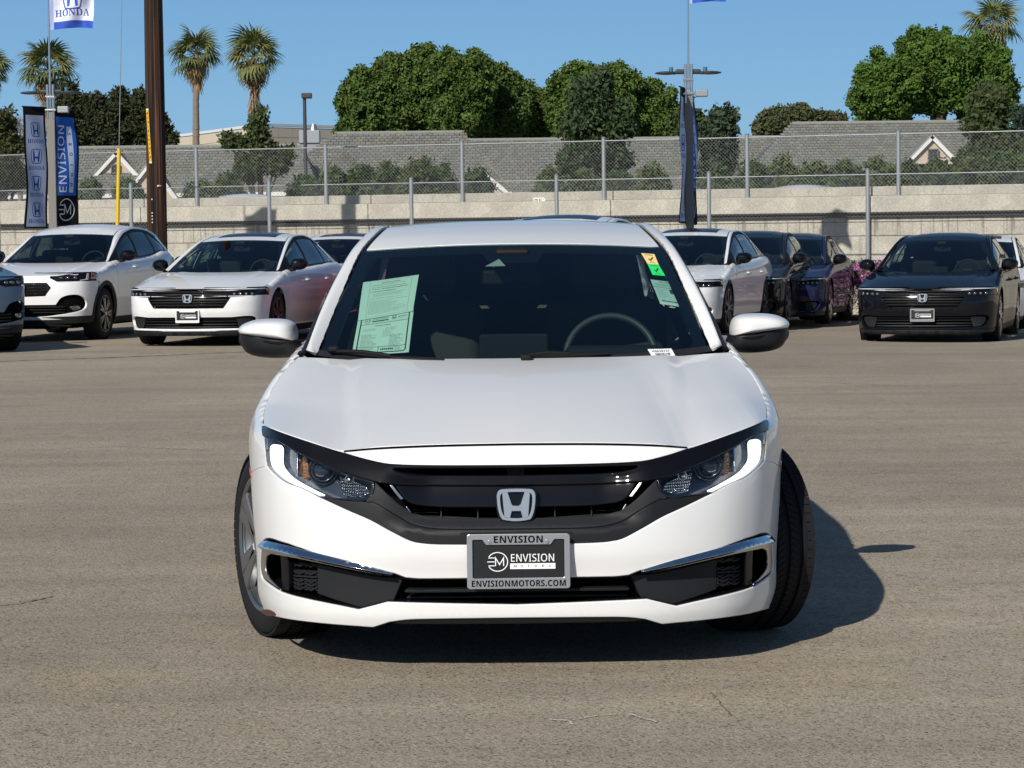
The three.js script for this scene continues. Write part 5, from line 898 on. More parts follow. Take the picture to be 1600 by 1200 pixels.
  const chTop = (pts, m, o) => { const g = panel(skyward, pts, { edge: .02, out: (p) => [p[0] * .4, 1, 1], ...o }); for (const k of [g, mirrorX(g)]) part('chrome_strip', k, m, bumper); };
  chTop(hp(F, [[195, 893.2, 1], [240, 879.8], [330, 857], [388, 842], [395.5, 842], [396, 849.5, 1], [389, 851.5], [330, 865.5], [240, 886.5], [195, 895.8, 1]], 4), M.chrome, { lift: .0035, depth: .012, bevel: .001, gap: 0 });
  // dark lower skirt
  put('front_skirt', P(fullW(F, [[0, 966, 1], [150, 966.5], [176, 967.5], [199, 971, 1], [185, 974.5], [0, 976.5, 1]], 3), { lift: -.006, depth: .06 }), M.trim);
  // grille
  const G = put('grille', P(fullW(F, [[0, 727, 1], [200, 724, 1], [221, 750, 1], [186, 786, 1], [163, 806], [130, 811], [0, 813, 1]], 2), { lift: -.07, rim: false, edge: .08 }), M.void);
  const slot = fullW(F, [[0, 730.5, 1], [120, 730], [178, 729], [192, 730.5], [184, 736], [160, 741], [120, 742.5], [0, 743.5, 1]], 3);
  const wingR = [[0, 727.5, 1], [120, 726.5], [196, 723.5], [232, 716], [272, 704.5], [324, 687.5], [361, 674.5], [394, 661.5, 1], [394, 676, 1], [376, 681.5], [342, 701.5], [305, 719.5], [268, 734.5], [222, 749.5], [190, 754], [150, 756], [0, 758, 1]];
  part('grille_wing', panel(sh, fullW(F, wingR, 4), { holes: [slot], edge: .03, lift: .004, depth: .03, bevel: .005, out: outZ }), M.gloss, G);
  for (const [y0, y1] of [[732.5, 734.5], [738.5, 740.5]]) part('slat', P(fullW(F, [[0, y0, 1], [182, y0 - 1, 1], [178, y1, 1], [0, y1, 1]], 1), { lift: -.03, depth: .03, bevel: .001, edge: .06 }), M.black, G);
  part('sensor_cover', P(hp(F, [[-14, 731, 1], [14, 731, 1], [14, 743, 1], [-14, 743, 1]], 1), { lift: -.02, depth: .02 }), M.trim, G);
  part('grille_panel', P(fullW(F, [[0, 757, 1], [150, 755.5], [187, 753, 1], [176, 772], [164, 783], [145, 787.5], [110, 790.5], [0, 791.5, 1]], 4), { lift: -.006, depth: .05, bevel: .006 }), M.gloss, G);
  for (const [y0, y1] of [[795, 797], [800, 802], [805, 807]]) part('slat', P(fullW(F, [[0, y0, 1], [160, y0 - 2, 1], [156, y1 - 2, 1], [0, y1, 1]], 1), { lift: -.035, depth: .03, bevel: .001, edge: .06 }), M.black, G);
  for (const [a, b] of [[118, 808], [60, 810]]) two('grille_post', hp(F, [[a, 790, 1], [a + 1.5, 790, 1], [a + 1.5, b, 1], [a, b, 1]], 1), M.trim, { lift: -.03, depth: .02, gap: 0, bevel: .0005 }, G);
  two('grille_accent', hp(F, [[199, 754, 1], [192, 755, 1], [174, 778, 1], [181, 779, 1]], 1), M.satin, { lift: -.004, depth: .01, bevel: .001 }, G);
  two('grille_accent', hp(F, [[173, 789, 1], [169, 789, 1], [160, 803, 1], [164, 803, 1]], 1), M.satin, { lift: -.008, depth: .01, bevel: .001 }, G);
  // matte moustache under the grille
  put('grille_surround', P(fullW(F, [[0, 826.5, 1], [90, 826], [130, 823.5], [163, 816], [190, 802], [224, 783], [236, 782], [268, 779.5], [309, 773, 1], [267, 793.5], [229, 810.5], [192, 831], [157, 846.5], [90, 850.3], [0, 849.8, 1]], 4), { lift: -.004, depth: .03, bevel: .004 }), M.trim);
  put('grille_surround', P(fullW(F, [[0, 809.5, 1], [100, 808.5], [133, 806.5], [163, 800.5, 1], [186, 784], [220, 751.5, 1], [223, 768], [235, 781], [224, 782], [190, 801], [163, 815], [130, 822.5], [90, 825], [0, 825.5, 1]], 3), { lift: -.0, depth: .03, bevel: .004 }), M.matte);
  // headlamps
  const lensO = hp(F, [[394, 677.5, 1], [392, 700], [389, 721], [379, 734.5], [360, 749.5], [333, 760], [309, 773, 1], [268, 778], [240, 780.5], [228, 774], [223, 762], [222, 750.5, 1], [268, 735.5], [305, 720.5], [342, 702.5], [376, 682.5]], 4);
  const drlO = hp(F, [[389.5, 695], [386, 690.5], [380, 690.5], [376.5, 695], [377, 717], [373.5, 727.5], [359, 742.5], [328, 759], [308, 768.8, 1], [309, 770.2, 1], [331, 761.3], [361, 747.2], [380, 732.5], [387.5, 721]], 4);
  const glow = S2({ color: lin(.8, .8, .8), emissive: lin(1, 1.0, 1.0), emissiveIntensity: 1.25, roughness: .4 });
  const facet = S2({ color: lin(.75, .78, .82), roughness: .14, metalness: 1, bumpMap: dataTex(64, 64, (u, v) => Math.abs(Math.sin(u * 25)) * Math.abs(Math.sin(v * 19)), false, [14, 14]), bumpScale: .012 });
  const shellIn = (d) => (u, y) => { const p = sh(u, y), e = 1e-3, q = sh(u + e, y), r = sh(u, y + e), a = V(q[0] - p[0], q[1] - p[1], q[2] - p[2]), n = a.cross(V(r[0] - p[0], r[1] - p[1], r[2] - p[2])).normalize(); if (n.z < 0) n.negate(); return [p[0] - n.x * d * .35, p[1] - n.y * d, p[2] - d]; };
  for (const m of [1, -1]) {
    const H = new THREE.Group(); H.name = 'headlamp'; car.add(H); const fx = (g) => (m > 0 ? (Array.isArray(g) ? join(g) : g) : mirrorX(Array.isArray(g) ? join(g) : g));
    part('lens', fx(P(lensO, { lift: .002, depth: .006, bevel: .003, edge: .025 })), M.lens, H);
    part('housing', fx([panel(shellIn(.085), lensO, { rim: false, edge: .06, out: outZ }), P(lensO, { lift: -.004, depth: .09, edge: .03, gap: .002, bevel: .001, skin: false })]), P2({ color: lin(.03, .036, .05), roughness: .25, clearcoat: .8, clearcoatRoughness: .1 }), H);
    part('daytime_light', fx(P(drlO, { lift: -.012, depth: .02, bevel: .004, edge: .02 })), glow, H);
    part('lens_edge', fx(P(lensO, { holes: [hp(F, [[391, 680, 1], [389.5, 700], [387, 720], [377.5, 732.5], [359, 747.5], [332, 758], [309, 770.5, 1], [268, 774.5], [244, 776.5], [233, 771], [228, 761], [227, 752, 1], [270, 738.5], [306, 723], [343, 704.5], [377, 685]], 4).reverse()], lift: -.002, rim: false, edge: .04 })), M.gloss, H);
    const am = sh(...hp(F, [[352, 720, 1], [1, 720, 1], [1, 721, 1]], 1)[0]);
    part('turn_signal', fx([P(hp(F, [[363, 704, 1], [345, 701, 1], [342, 738, 1], [354, 741, 1], [360, 727]], 2), { lift: -.055, depth: .02, edge: .02 })]), S2({ color: lin(.42, .17, .05), roughness: .3, bumpMap: facet.bumpMap, bumpScale: .01 }), H);
    part('signal_bulb', fx(new THREE.SphereGeometry(.009, 14, 10).scale(1, 1.3, 1).translate(am[0] - .022, am[1] + .002, am[2] - .04)), P2({ color: lin(.75, .26, .02), roughness: .15, clearcoat: 1 }), H);
    part('signal_divider', fx([P(hp(F, [[354, 700, 1], [351.5, 700, 1], [353, 738, 1], [355.5, 738, 1]], 1), { lift: -.03, depth: .02, gap: 0, bevel: .001 })]), M.satin, H);
    const pc = sh(...hp(F, [[313, 733, 1], [1, 700, 1], [2, 701, 1]], 1)[0]);
    part('projector', fx([new THREE.SphereGeometry(.030, 28, 18).scale(1, 1, .7).translate(pc[0] - .02, pc[1] - .002, pc[2] - .055)]), P2({ color: lin(.015, .02, .034), roughness: .05, clearcoat: 1 }), H);
    part('projector_ring', fx([new THREE.TorusGeometry(.034, .004, 10, 36).translate(pc[0] - .02, pc[1] - .002, pc[2] - .05), new THREE.TorusGeometry(.044, .004, 10, 36).translate(pc[0] - .02, pc[1] - .002, pc[2] - .058), new THREE.CylinderGeometry(.034, .05, .03, 30, 1, true).rotateX(Math.PI / 2).translate(pc[0] - .02, pc[1] - .002, pc[2] - .066)]), P2({ color: lin(.05, .055, .065), roughness: .2, metalness: .7 }), H);
    part('reflector', fx([P(hp(F, [[289, 731, 1], [268, 738], [244, 749, 1], [239, 763], [262, 772, 1], [283, 767, 1]], 3), { lift: -.058, depth: .03, edge: .02 })]), facet, H);
    const rc = sh(...hp(F, [[266, 752, 1], [1, 700, 1], [2, 701, 1]], 1)[0]);
    part('bulb_cap', fx([new THREE.SphereGeometry(.009, 14, 10).translate(rc[0] - .008, rc[1] + .006, rc[2] - .045), new THREE.TorusGeometry(.013, .002, 8, 24).translate(rc[0] - .008, rc[1] + .006, rc[2] - .052)]), M.chrome, H);
    part('side_marker', fx([P([uv(.595, .565), uv(.655, .585), uv(.645, .60), uv(.60, .585)], { lift: .003, edge: .03, out: (p) => [1, 0, 0] })]), P2({ color: lin(.35, .06, .01), roughness: .2, clearcoat: 1 }), car);
  }
  // scuffed paint at the lower corner (image left)
  { const o = hp(F, [[399, 951], [392, 948], [384, 950], [377, 956], [382, 958], [392, 957]], 3), bm = S2({ color: lin(.10, .04, .03), roughness: .9 }), g = mirrorX(P(o, { lift: .0012, depth: .002, gap: 0, bevel: .0006, edge: .03 })); part('scraped_patch', g, bm, bumper, 'rust-brown scrape at the lower corner'); }
  // plate and emblem
  const pz = sh(0, .36)[2];
  plate(bumper, .005, .3575, pz + .024, -.05, S2({ color: lin(.50, .50, .50), roughness: .35, metalness: .85 }), P2({ color: lin(.004, .004, .004), roughness: .8, specularIntensity: .1 }));
  part('plate_bracket', [rbox(.30, .15, .025, .005, .356, pz + .006, .008)], M.trim, bumper);
  const ey = EYE - (789 - 370) / 507; emblem(G, 0, ey, sh(0, ey)[2] + .018, .097, -.12);
  // door mirrors
  const k = 1 / 415, mp = (l) => l.map(([w, y, c]) => [w * k, EYE - (y - 370) * k, c]);
  const cap = mp([[338, 529, 1], [337.5, 516], [343, 501], [360, 494.5], [401, 495], [424, 502], [431.5, 510.5], [428, 516.5], [390, 523]]), low = mp([[338, 526], [390, 520], [431, 511.5, 1], [428, 533], [417, 548], [386, 555], [345, 554], [334, 548], [332, 535]]);
  for (const m of [1, -1]) {
    const Q = new THREE.Group(); Q.name = 'door_mirror'; car.add(Q); const fx = (g) => (m > 0 ? join([g]) : mirrorX(join([g])));
    const zc = -1.88;
    part('mirror_cap', fx(dome(cap, [.925, EYE - 143 * k], .13, .10, 4).translate(0, 0, zc)), s.paint, Q);
    part('mirror_body', fx([dome(low, [.90, EYE - 158 * k], .115, .10, 4).translate(0, 0, zc - .002), new THREE.SphereGeometry(1, 20, 12).scale(.115, .06, .03).translate(.925, EYE - 156 * k, zc)]), M.trim, Q);
    part('mirror_seam', fx(tube([[.80, EYE - 157 * k, zc + .045], [.86, EYE - 160 * k, zc + .118], [.93, EYE - 157.5 * k, zc + .112], [1.01, EYE - 152 * k, zc + .02]], .0022, 5, 24)), M.gloss, Q);
    part('mirror_arm', fx([rbox(.16, .036, .085, .775, .932, zc + .05, .016, 3).rotateZ(0), rbox(.1, .05, .12, .742, .935, zc + .06, .02, 3)]), M.trim, Q);
    part('mirror_glass', fx(new THREE.CircleGeometry(.08, 24).scale(1.25, .75, 1).rotateY(Math.PI).translate(.925, EYE - 152 * k, zc - .034)), M.chrome, Q);
  }
  // wipers and cowl
  const wp = (v, q, l = .012) => { const p = F.wind(v, q); return [p[0], p[1] + l, p[2] + l * .6]; };
  put('cowl', panel((v, q) => { const p = F.wind(v * 1.06, q); return [p[0], p[1] - .006, p[2] - .0]; }, [[-1, -.02], [1, -.02], [1, .03], [.5, .045], [0, .045], [-.5, .045], [-1, .03]], { edge: .08, rim: false, lift: .008, out: (p) => [0, 1, 1] }), M.matte);
  for (const [v0, v1] of [[-.95, -.35], [.03, .48]]) { const z0 = v0 < -.5 ? .0 : .03, pts = dots(9, (i) => wp(mixn(v0, v1, i / 8), z0 + .010 - .010 * i / 8, .012)), arm = [wp(v0 + .03, z0, .016), wp(mixn(v0, v1, .3), z0 + .010, .020), wp(mixn(v0, v1, .55), z0 + .006, .016)]; put('wiper', [tube(pts, .007, 6, 24), tube(arm, .008, 6, 14), rbox(.04, .025, .04, ...wp(v0 + .03, .008, .02), .01)], M.black); }
  // papers behind and stickers on the windscreen; corners by place in the front view
  const wsq = (corners, mat, nm, label, off, n = 6) => {
    const c = corners.map(([x, y]) => { const w = x - 804.5, yy = y + w * ROLL + (x > 0 ? 0 : 0); return solve(F.wind, w, yy, w / 280, .5); }), S = (a, b) => { const v = mixn(mixn(c[0][0], c[1][0], a), mixn(c[3][0], c[2][0], a), b), q = mixn(mixn(c[0][1], c[1][1], a), mixn(c[3][1], c[2][1], a), b), p = F.wind(v, q); return [p[0], p[1] - off * .85, p[2] - off * .5]; };
    const g = grid(S, 0, 1, 0, 1, { edge: .05, gap: 0, bevel: .0003, depth: .0008, out: (p) => [0, 1, 1] }), u = g.attributes.uv; for (let i = 0; i < u.count; i++) u.setY(i, 1 - u.getY(i));
    const o = part(numbered(nm), g, mat, scene); o.position.copy(car.position); return o;
  };
  const pap = (bg, draw2, w = 512, h = 700) => S2({ roughness: .8, map: canvasTex(w, h, (g) => { g.fillStyle = bg; g.fillRect(0, 0, w, h); draw2(g, w, h); }) });
  const rows = (g, x, y, w, n, dy, t, ink) => { g.fillStyle = ink; for (let i = 0; i < n; i++) { let q = x; const e = x + w * rr(.55, 1); while (q < e) { const l = rr(6, 26); g.fillRect(q, y + i * dy, Math.min(l, e - q), t); q += l + rr(3, 7); } } };
  const ink = '#44554f';
  const guide = pap('#d6efe2', (g, w, h) => {
    g.strokeStyle = ink; g.lineWidth = 2; g.strokeRect(70, 26, w - 130, h - 52); g.fillStyle = '#26332f'; fit(g, 'BUYERS GUIDE', 180, 70, 170, 24, 'bold'); rows(g, 90, 84, 330, 3, 14, 3, ink); rows(g, 90, 140, 330, 1, 10, 8, '#26332f'); fit(g, 'AS IS - NO DEALER WARRANTY', 110, 190, 320, 26, 'bold'); fit(g, 'DEALER WARRANTY', 110, 236, 210, 26, 'bold'); g.strokeRect(82, 172, 18, 18); g.strokeRect(82, 218, 18, 18);
    rows(g, 110, 262, 330, 5, 13, 3, ink); rows(g, 80, 350, 360, 2, 14, 3, ink); g.fillStyle = ink; g.fillRect(76, 400, w - 150, 3); rows(g, 84, 420, 360, 15, 15, 3, ink);
  });
  const sheet = pap('#d6efe2', (g, w, h) => {
    g.strokeStyle = '#1e2c2c'; g.lineWidth = 11; g.beginPath(); g.roundRect(34, 22, w - 70, h - 44, 26); g.stroke(); g.lineWidth = 5; g.beginPath(); g.moveTo(34, 120); g.lineTo(w - 36, 120); g.moveTo(34, h - 90); g.lineTo(w - 36, h - 90); g.moveTo(230, h - 90); g.lineTo(230, h - 22); g.stroke();
    drawEM(g, 92, 74, 30, '#3c4a48'); g.fillStyle = '#3c4a48'; fit(g, 'ENVISION', 136, 72, 150, 34); g.fillRect(136, 80, 150, 16); drawH(g, 336, 70, 42, '#3c4a48', .08); fit(g, 'HONDA', 372, 76, 90, 26, 'bold', 'left', 'serif'); rows(g, 372, 88, 80, 1, 9, 3, ink);
    g.fillStyle = '#26332f'; rows(g, 170, 150, 240, 1, 10, 8, '#26332f'); rows(g, 70, 186, 140, 3, 12, 3, ink); rows(g, 270, 190, 130, 3, 12, 3, ink); rows(g, 60, 260, 150, 16, 14, 4, ink); rows(g, 250, 230, 110, 6, 14, 3, ink); rows(g, 320, 290, 130, 12, 14, 4, ink); g.fillStyle = '#1e2c2c'; for (let i = 0; i < 7; i++) g.fillRect(250 + i * 17, h - 66, 13, 20); rows(g, 380, h - 64, 80, 3, 10, 3, ink);
  }, 512, 520);
  tag(wsq([[570, 437], [657, 425], [647, 481.5], [561, 496.5]], guide, 'paper_sheet', '', .012), 'pale green printed paper behind the windscreen, the upper of the two on the left', 'paper');
  tag(wsq([[562, 491], [648.5, 476.5], [639.5, 544.5], [550.5, 548.5]], sheet, 'paper_sheet', '', .016), 'pale green printed sheet with thick black frame, lower on the left of the windscreen', 'paper');
  const tick = (bg) => pap(bg, (g, w, h) => { g.strokeStyle = '#3b3510'; g.lineWidth = 20; g.lineJoin = 'round'; g.beginPath(); g.moveTo(w * .32, h * .52); g.lineTo(w * .45, h * .66); g.lineTo(w * .76, h * .34); g.stroke(); g.fillStyle = 'rgba(60,50,20,.75)'; g.fillRect(w * .2, h * .1, w * .6, h * .06); g.fillRect(w * .35, h * .78, w * .3, h * .04); g.fillRect(w * .2, h * .88, w * .6, h * .03); }, 200, 160);
  tag(wsq([[1005, 396.5], [1025.5, 398], [1032, 414.5], [1014.5, 412.5]], tick('#f2d48c'), 'window_sticker', '', -.003), 'small gold sticker with a black tick at the upper right of the windscreen', 'sticker');
  tag(wsq([[1014.7, 413], [1032.2, 415], [1042, 432], [1022.5, 430]], tick('#19e070'), 'window_sticker', '', -.003), 'bright green sticker with a black tick, under the gold one on the windscreen', 'sticker');
  tag(wsq([[1019, 433], [1058.5, 438], [1074, 477], [1034, 471]], pap('#c8e8dc', (g, w, h) => { g.fillStyle = '#26403a'; fit(g, 'FUEL ECONOMY', 150, 50, 240, 40, 'bold'); rows(g, 60, 74, 400, 3, 22, 8, ink); g.fillRect(0, 150, w, 10); rows(g, 40, 190, 230, 9, 22, 4, ink); g.fillStyle = '#35544e'; g.beginPath(); g.roundRect(300, 180, 212, 96, 24); g.fill(); g.fillStyle = '#1e302c'; g.fillRect(60, 436, 452, 16); drawEM(g, 90, 442, 22, '#1e302c'); g.fillStyle = '#e8f4ee'; g.fillRect(0, 476, w, 40); }, 512, 520), 'paper_sheet', '', .010), 'pale green label slip with a dark band, right side of the windscreen', 'paper');
  tag(wsq([[1013, 547], [1050, 546], [1056, 557], [1020, 558.5]], pap('#f2f2f0', (g, w, h) => { g.fillStyle = '#222'; fit(g, 'H6628737', 30, 58, 196, 52, 'bold'); for (let x = 50; x < 210; x += rr(4, 9)) g.fillRect(x, 74, rr(2, 5), 40); }, 256, 128), 'window_sticker', '', -.004), 'white stock-number sticker with a barcode at the bottom right of the windscreen', 'sticker');
  // the camera window above the mirror
  { const c = [[-13, 416], [18, 416], [8, 405], [3, 408]].map(([w, y]) => solve(F.wind, w - 30, y, 0, .85)); put('camera_window', panel(F.wind, c, { lift: .002, edge: .05, gap: 0, bevel: .0005, depth: .001, out: (p) => [0, 1, 1] }), S2({ color: lin(.13, .2, .19), roughness: .2 })); }
}
// ================================================================ THE OTHER CARS
// half of a front outline given as [x, y] (front) or [-t, y] for places round the corner, where t is metres behind the nose
const SEDAN = {
  tail: 4.97, waist: .70, sill: .22, axF: .97, axR: 3.80, wr: .345, ww: .235, rim: .25, track: .795, archR: .39, doors: [1.5, 2.65, 3.65], handleY: .80, seatY: .52, seatT: 2.75, wheelY: .92, wheelT: 2.12,
  plan: [[0, 0], [.25, .008], [.5, .04], [.68, .10], [.80, .2], [.87, .34], [.905, .52], [.925, .75], [.93, 1.0], [.925, 1.5], [.92, 2.2], [.93, 3.2], [.925, 3.9], [.90, 4.4], [.83, 4.75], [.7, 4.9], [.4, 4.96], [0, 4.97]],
  front: [[.10, .10], [.16, .02], [.20, .02], [.30, .04], [.38, .02], [.45, 0], [.55, 0], [.64, .02], [.70, .05], [.74, .09], [.8, .15]], rear: [[.1, .1], [.25, .03], [.5, 0], [.8, .02], [.95, .05], [1.05, .1]],
  side: [[.12, .06], [.2, .035], [.32, .016], [.5, .004], [.66, 0]],
  top: [[0, .86, .742], [.5, .87, .757], [.7, .87, .79], [1.0, .865, .85], [1.3, .845, .897], [1.5, .82, .93], [1.7, .815, .95], [2.4, .82, .968], [3.4, .82, 1.0], [4.0, .80, 1.02], [4.5, .76, 1.02], [4.97, .66, .98]],
  ditch: [[1.5, .74, .945], [2.0, .67, 1.15], [2.5, .60, 1.327], [2.8, .565, 1.385], [3.2, .55, 1.41], [3.6, .55, 1.39], [4.0, .57, 1.31], [4.5, .66, 1.09]], ditchGap: .012,
  rail: [[1.45, .79, .945], [1.8, .745, 1.08], [2.2, .69, 1.225], [2.55, .645, 1.325], [2.9, .61, 1.385], [3.3, .60, 1.395], [3.7, .605, 1.355], [4.1, .64, 1.23], [4.5, .72, 1.05]],
  roofline: [[2.3, 1.32], [2.42, 1.347], [2.7, 1.40], [3.0, 1.435], [3.3, 1.445], [3.7, 1.425], [4.0, 1.37]],
  wind: { c0: [.90, 1.3], c1: [1.347, 2.40], e0: [.735, .94, 1.52], e1: [.60, 1.325, 2.5] }, back: { c0: [1.05, 4.6], c1: [1.37, 3.95], e0: [.66, 1.05, 4.5], e1: [.565, 1.325, 3.98] },
  railEnd: 4.45, dlo: [1.95, 2.78, 3.70, 4.12], edge: .09, hoodEdge: .08, rimKind: 'sport', frit: M.gloss, beltMat: M.gloss,
  hoodY: .73, crown: .03, cut: [.60, .70, .625],
};
const SUV = {
  ...SEDAN, tail: 4.57, waist: .84, sill: .30, axF: .90, axR: 3.55, wr: .355, ww: .235, rim: .245, track: .775, archR: .405, cladding: .055, doors: [1.40, 2.48, 3.42], handleY: .98, seatY: .66, seatT: 2.5, wheelY: 1.05, wheelT: 1.95,
  plan: [[0, 0], [.25, .012], [.5, .05], [.66, .11], [.78, .21], [.85, .35], [.89, .55], [.91, .8], [.915, 1.1], [.91, 1.6], [.91, 3.0], [.915, 3.6], [.89, 4.1], [.82, 4.42], [.7, 4.52], [.4, 4.565], [0, 4.57]],
  front: [[.15, .14], [.24, .06], [.34, .02], [.45, 0], [.6, 0], [.75, .02], [.85, .05], [.92, .10], [.98, .16]], rear: [[.2, .1], [.35, .02], [.6, 0], [.9, .02], [1.1, .06], [1.2, .1]],
  side: [[.2, .06], [.3, .03], [.45, .01], [.6, 0], [.8, 0]],
  top: [[0, .84, .905], [.45, .855, .93], [.7, .86, .965], [1.0, .855, 1.01], [1.25, .83, 1.05], [1.45, .81, 1.075], [1.7, .81, 1.09], [2.4, .82, 1.105], [3.2, .815, 1.14], [3.8, .79, 1.20], [4.2, .74, 1.20], [4.57, .66, 1.12]],
  ditch: [[1.4, .74, 1.075], [1.8, .672, 1.26], [2.18, .61, 1.437], [2.5, .585, 1.515], [3.0, .57, 1.555], [3.6, .57, 1.53], [4.05, .59, 1.46], [4.4, .66, 1.12]],
  rail: [[1.35, .79, 1.075], [1.8, .735, 1.245], [2.2, .685, 1.40], [2.5, .655, 1.475], [3.0, .63, 1.525], [3.5, .625, 1.505], [4.0, .64, 1.40], [4.35, .70, 1.22]],
  roofline: [[2.0, 1.43], [2.1, 1.46], [2.5, 1.555], [3.0, 1.60], [3.5, 1.59], [4.05, 1.50]],
  wind: { c0: [1.03, 1.16], c1: [1.46, 2.08], e0: [.735, 1.07, 1.4], e1: [.608, 1.437, 2.18] }, back: { c0: [1.1, 4.5], c1: [1.50, 4.05], e0: [.66, 1.12, 4.4], e1: [.585, 1.46, 4.05] },
  railEnd: 4.3, dlo: [1.78, 2.58, 3.45, 4.05], hatch: true, sideGlass: M.tinted, hoodY: .89, crown: .02, cut: [.58, .66, .80],
};
function commonCar(base, name, label, cat, group, o) {
  const s = { ...base, ...o };
  s.fender = (F) => { const [a, b, y] = s.cut; return [[F.uT(.50), F.top(.5, 2)], [F.uT(a - .03), y + .04], [F.uT(a), y + .012], [F.uT(b), y - .005], ...arc(s.axF, s.wr, s.archR, 46, 178, 12).map(([t, q]) => [F.uT(t), q]), [F.uT(s.axF + s.archR + .02), s.sill], [F.uT(s.doors[0]), s.sill], ...dots(10, (i) => { const t = mixn(s.doors[0], .55, i / 9); return [F.uT(t), F.top(t, 2)]; })]; };
  s.hood = (F) => {
    const fr = [0, .2, .4, .55, .68, .78].map((x) => F.shell(F.plan.uX(x), s.hoodY + .02 * (x / .8) ** 2)).concat([F.shell(F.uT(.50), F.top(.5, 2) - .002)]), c = fr.at(-1), t1 = s.doors[0] - .02;
    const sd = [c, ...[.7, .9, 1.1, 1.3].map((t) => [F.top(t, 1), F.top(t, 2), -t]), [F.top(t1, 1), F.top(t1, 2), -t1]], w = s.wind, re = [[0, w.c0[0] + .014, -w.c0[1] - .04], [.35, w.c0[0] + .016, -w.c0[1] - .07], [.62, w.e0[1] - .012, -w.e0[2] + .06], sd.at(-1)];
    return hoodPatch(along(fr), along(re), along(sd), (q) => s.crown * 4 * q * (1 - q), (p, q) => { const pc = mixn(.5, .68, q); return mixn(.002, .010, smooth(0, .8, q)) * smooth(pc + .05, pc - .03, p); });
  };
  const R = makeCar(name, label, cat, s, group), { F } = R;
  R.s = s; R.f = (list, seg = 3, closed = true) => poly(list, seg, closed).map(([x, y]) => (x < -.001 ? [F.uT(-x), y] : [F.plan.uX(x), y]));
  R.full = (list, seg) => { const r = R.f(list, seg, false); return [...r, ...r.slice().reverse().map(([u, y]) => [-u, y])]; };
  R.P = (pts, o2 = {}) => panel(F.shell, pts, { edge: .07, out: (p) => [p[0] * .6, 0, 1], ...o2 });
  R.two = (nm, pts, m, o2, par = R.car) => { const g = R.P(pts, o2); return [part(nm, g, m, par), part(nm, mirrorX(g), m, par)]; };
  // mirrors
  const my = s.wind.e0[1] + .075, mt = s.wind.e0[2] + .32;
  for (const k of [1, -1]) { const Q = new THREE.Group(); Q.name = 'door_mirror'; R.car.add(Q); const fx = (g) => (k > 0 ? join([g]) : mirrorX(join([g]))), o1 = [[.86, my - .055], [.855, my + .02], [.885, my + .07], [.98, my + .085], [1.055, my + .055], [1.075, my + .01], [1.04, my - .05], [.95, my - .075]];
    part('mirror_cap', fx([dome(o1, [.96, my], .13, .14, 3.2).translate(0, 0, -mt), new THREE.SphereGeometry(1, 16, 10).scale(.10, .065, .03).translate(.965, my, -mt)]), s.mirrorMat || M.gloss, Q); part('mirror_arm', fx([rbox(.16, .035, .08, .84, my - .07, -mt + .03, .015), rbox(.05, .07, .10, .80, my - .075, -mt + .05, .015)]), M.black, Q); }
  return R;
}
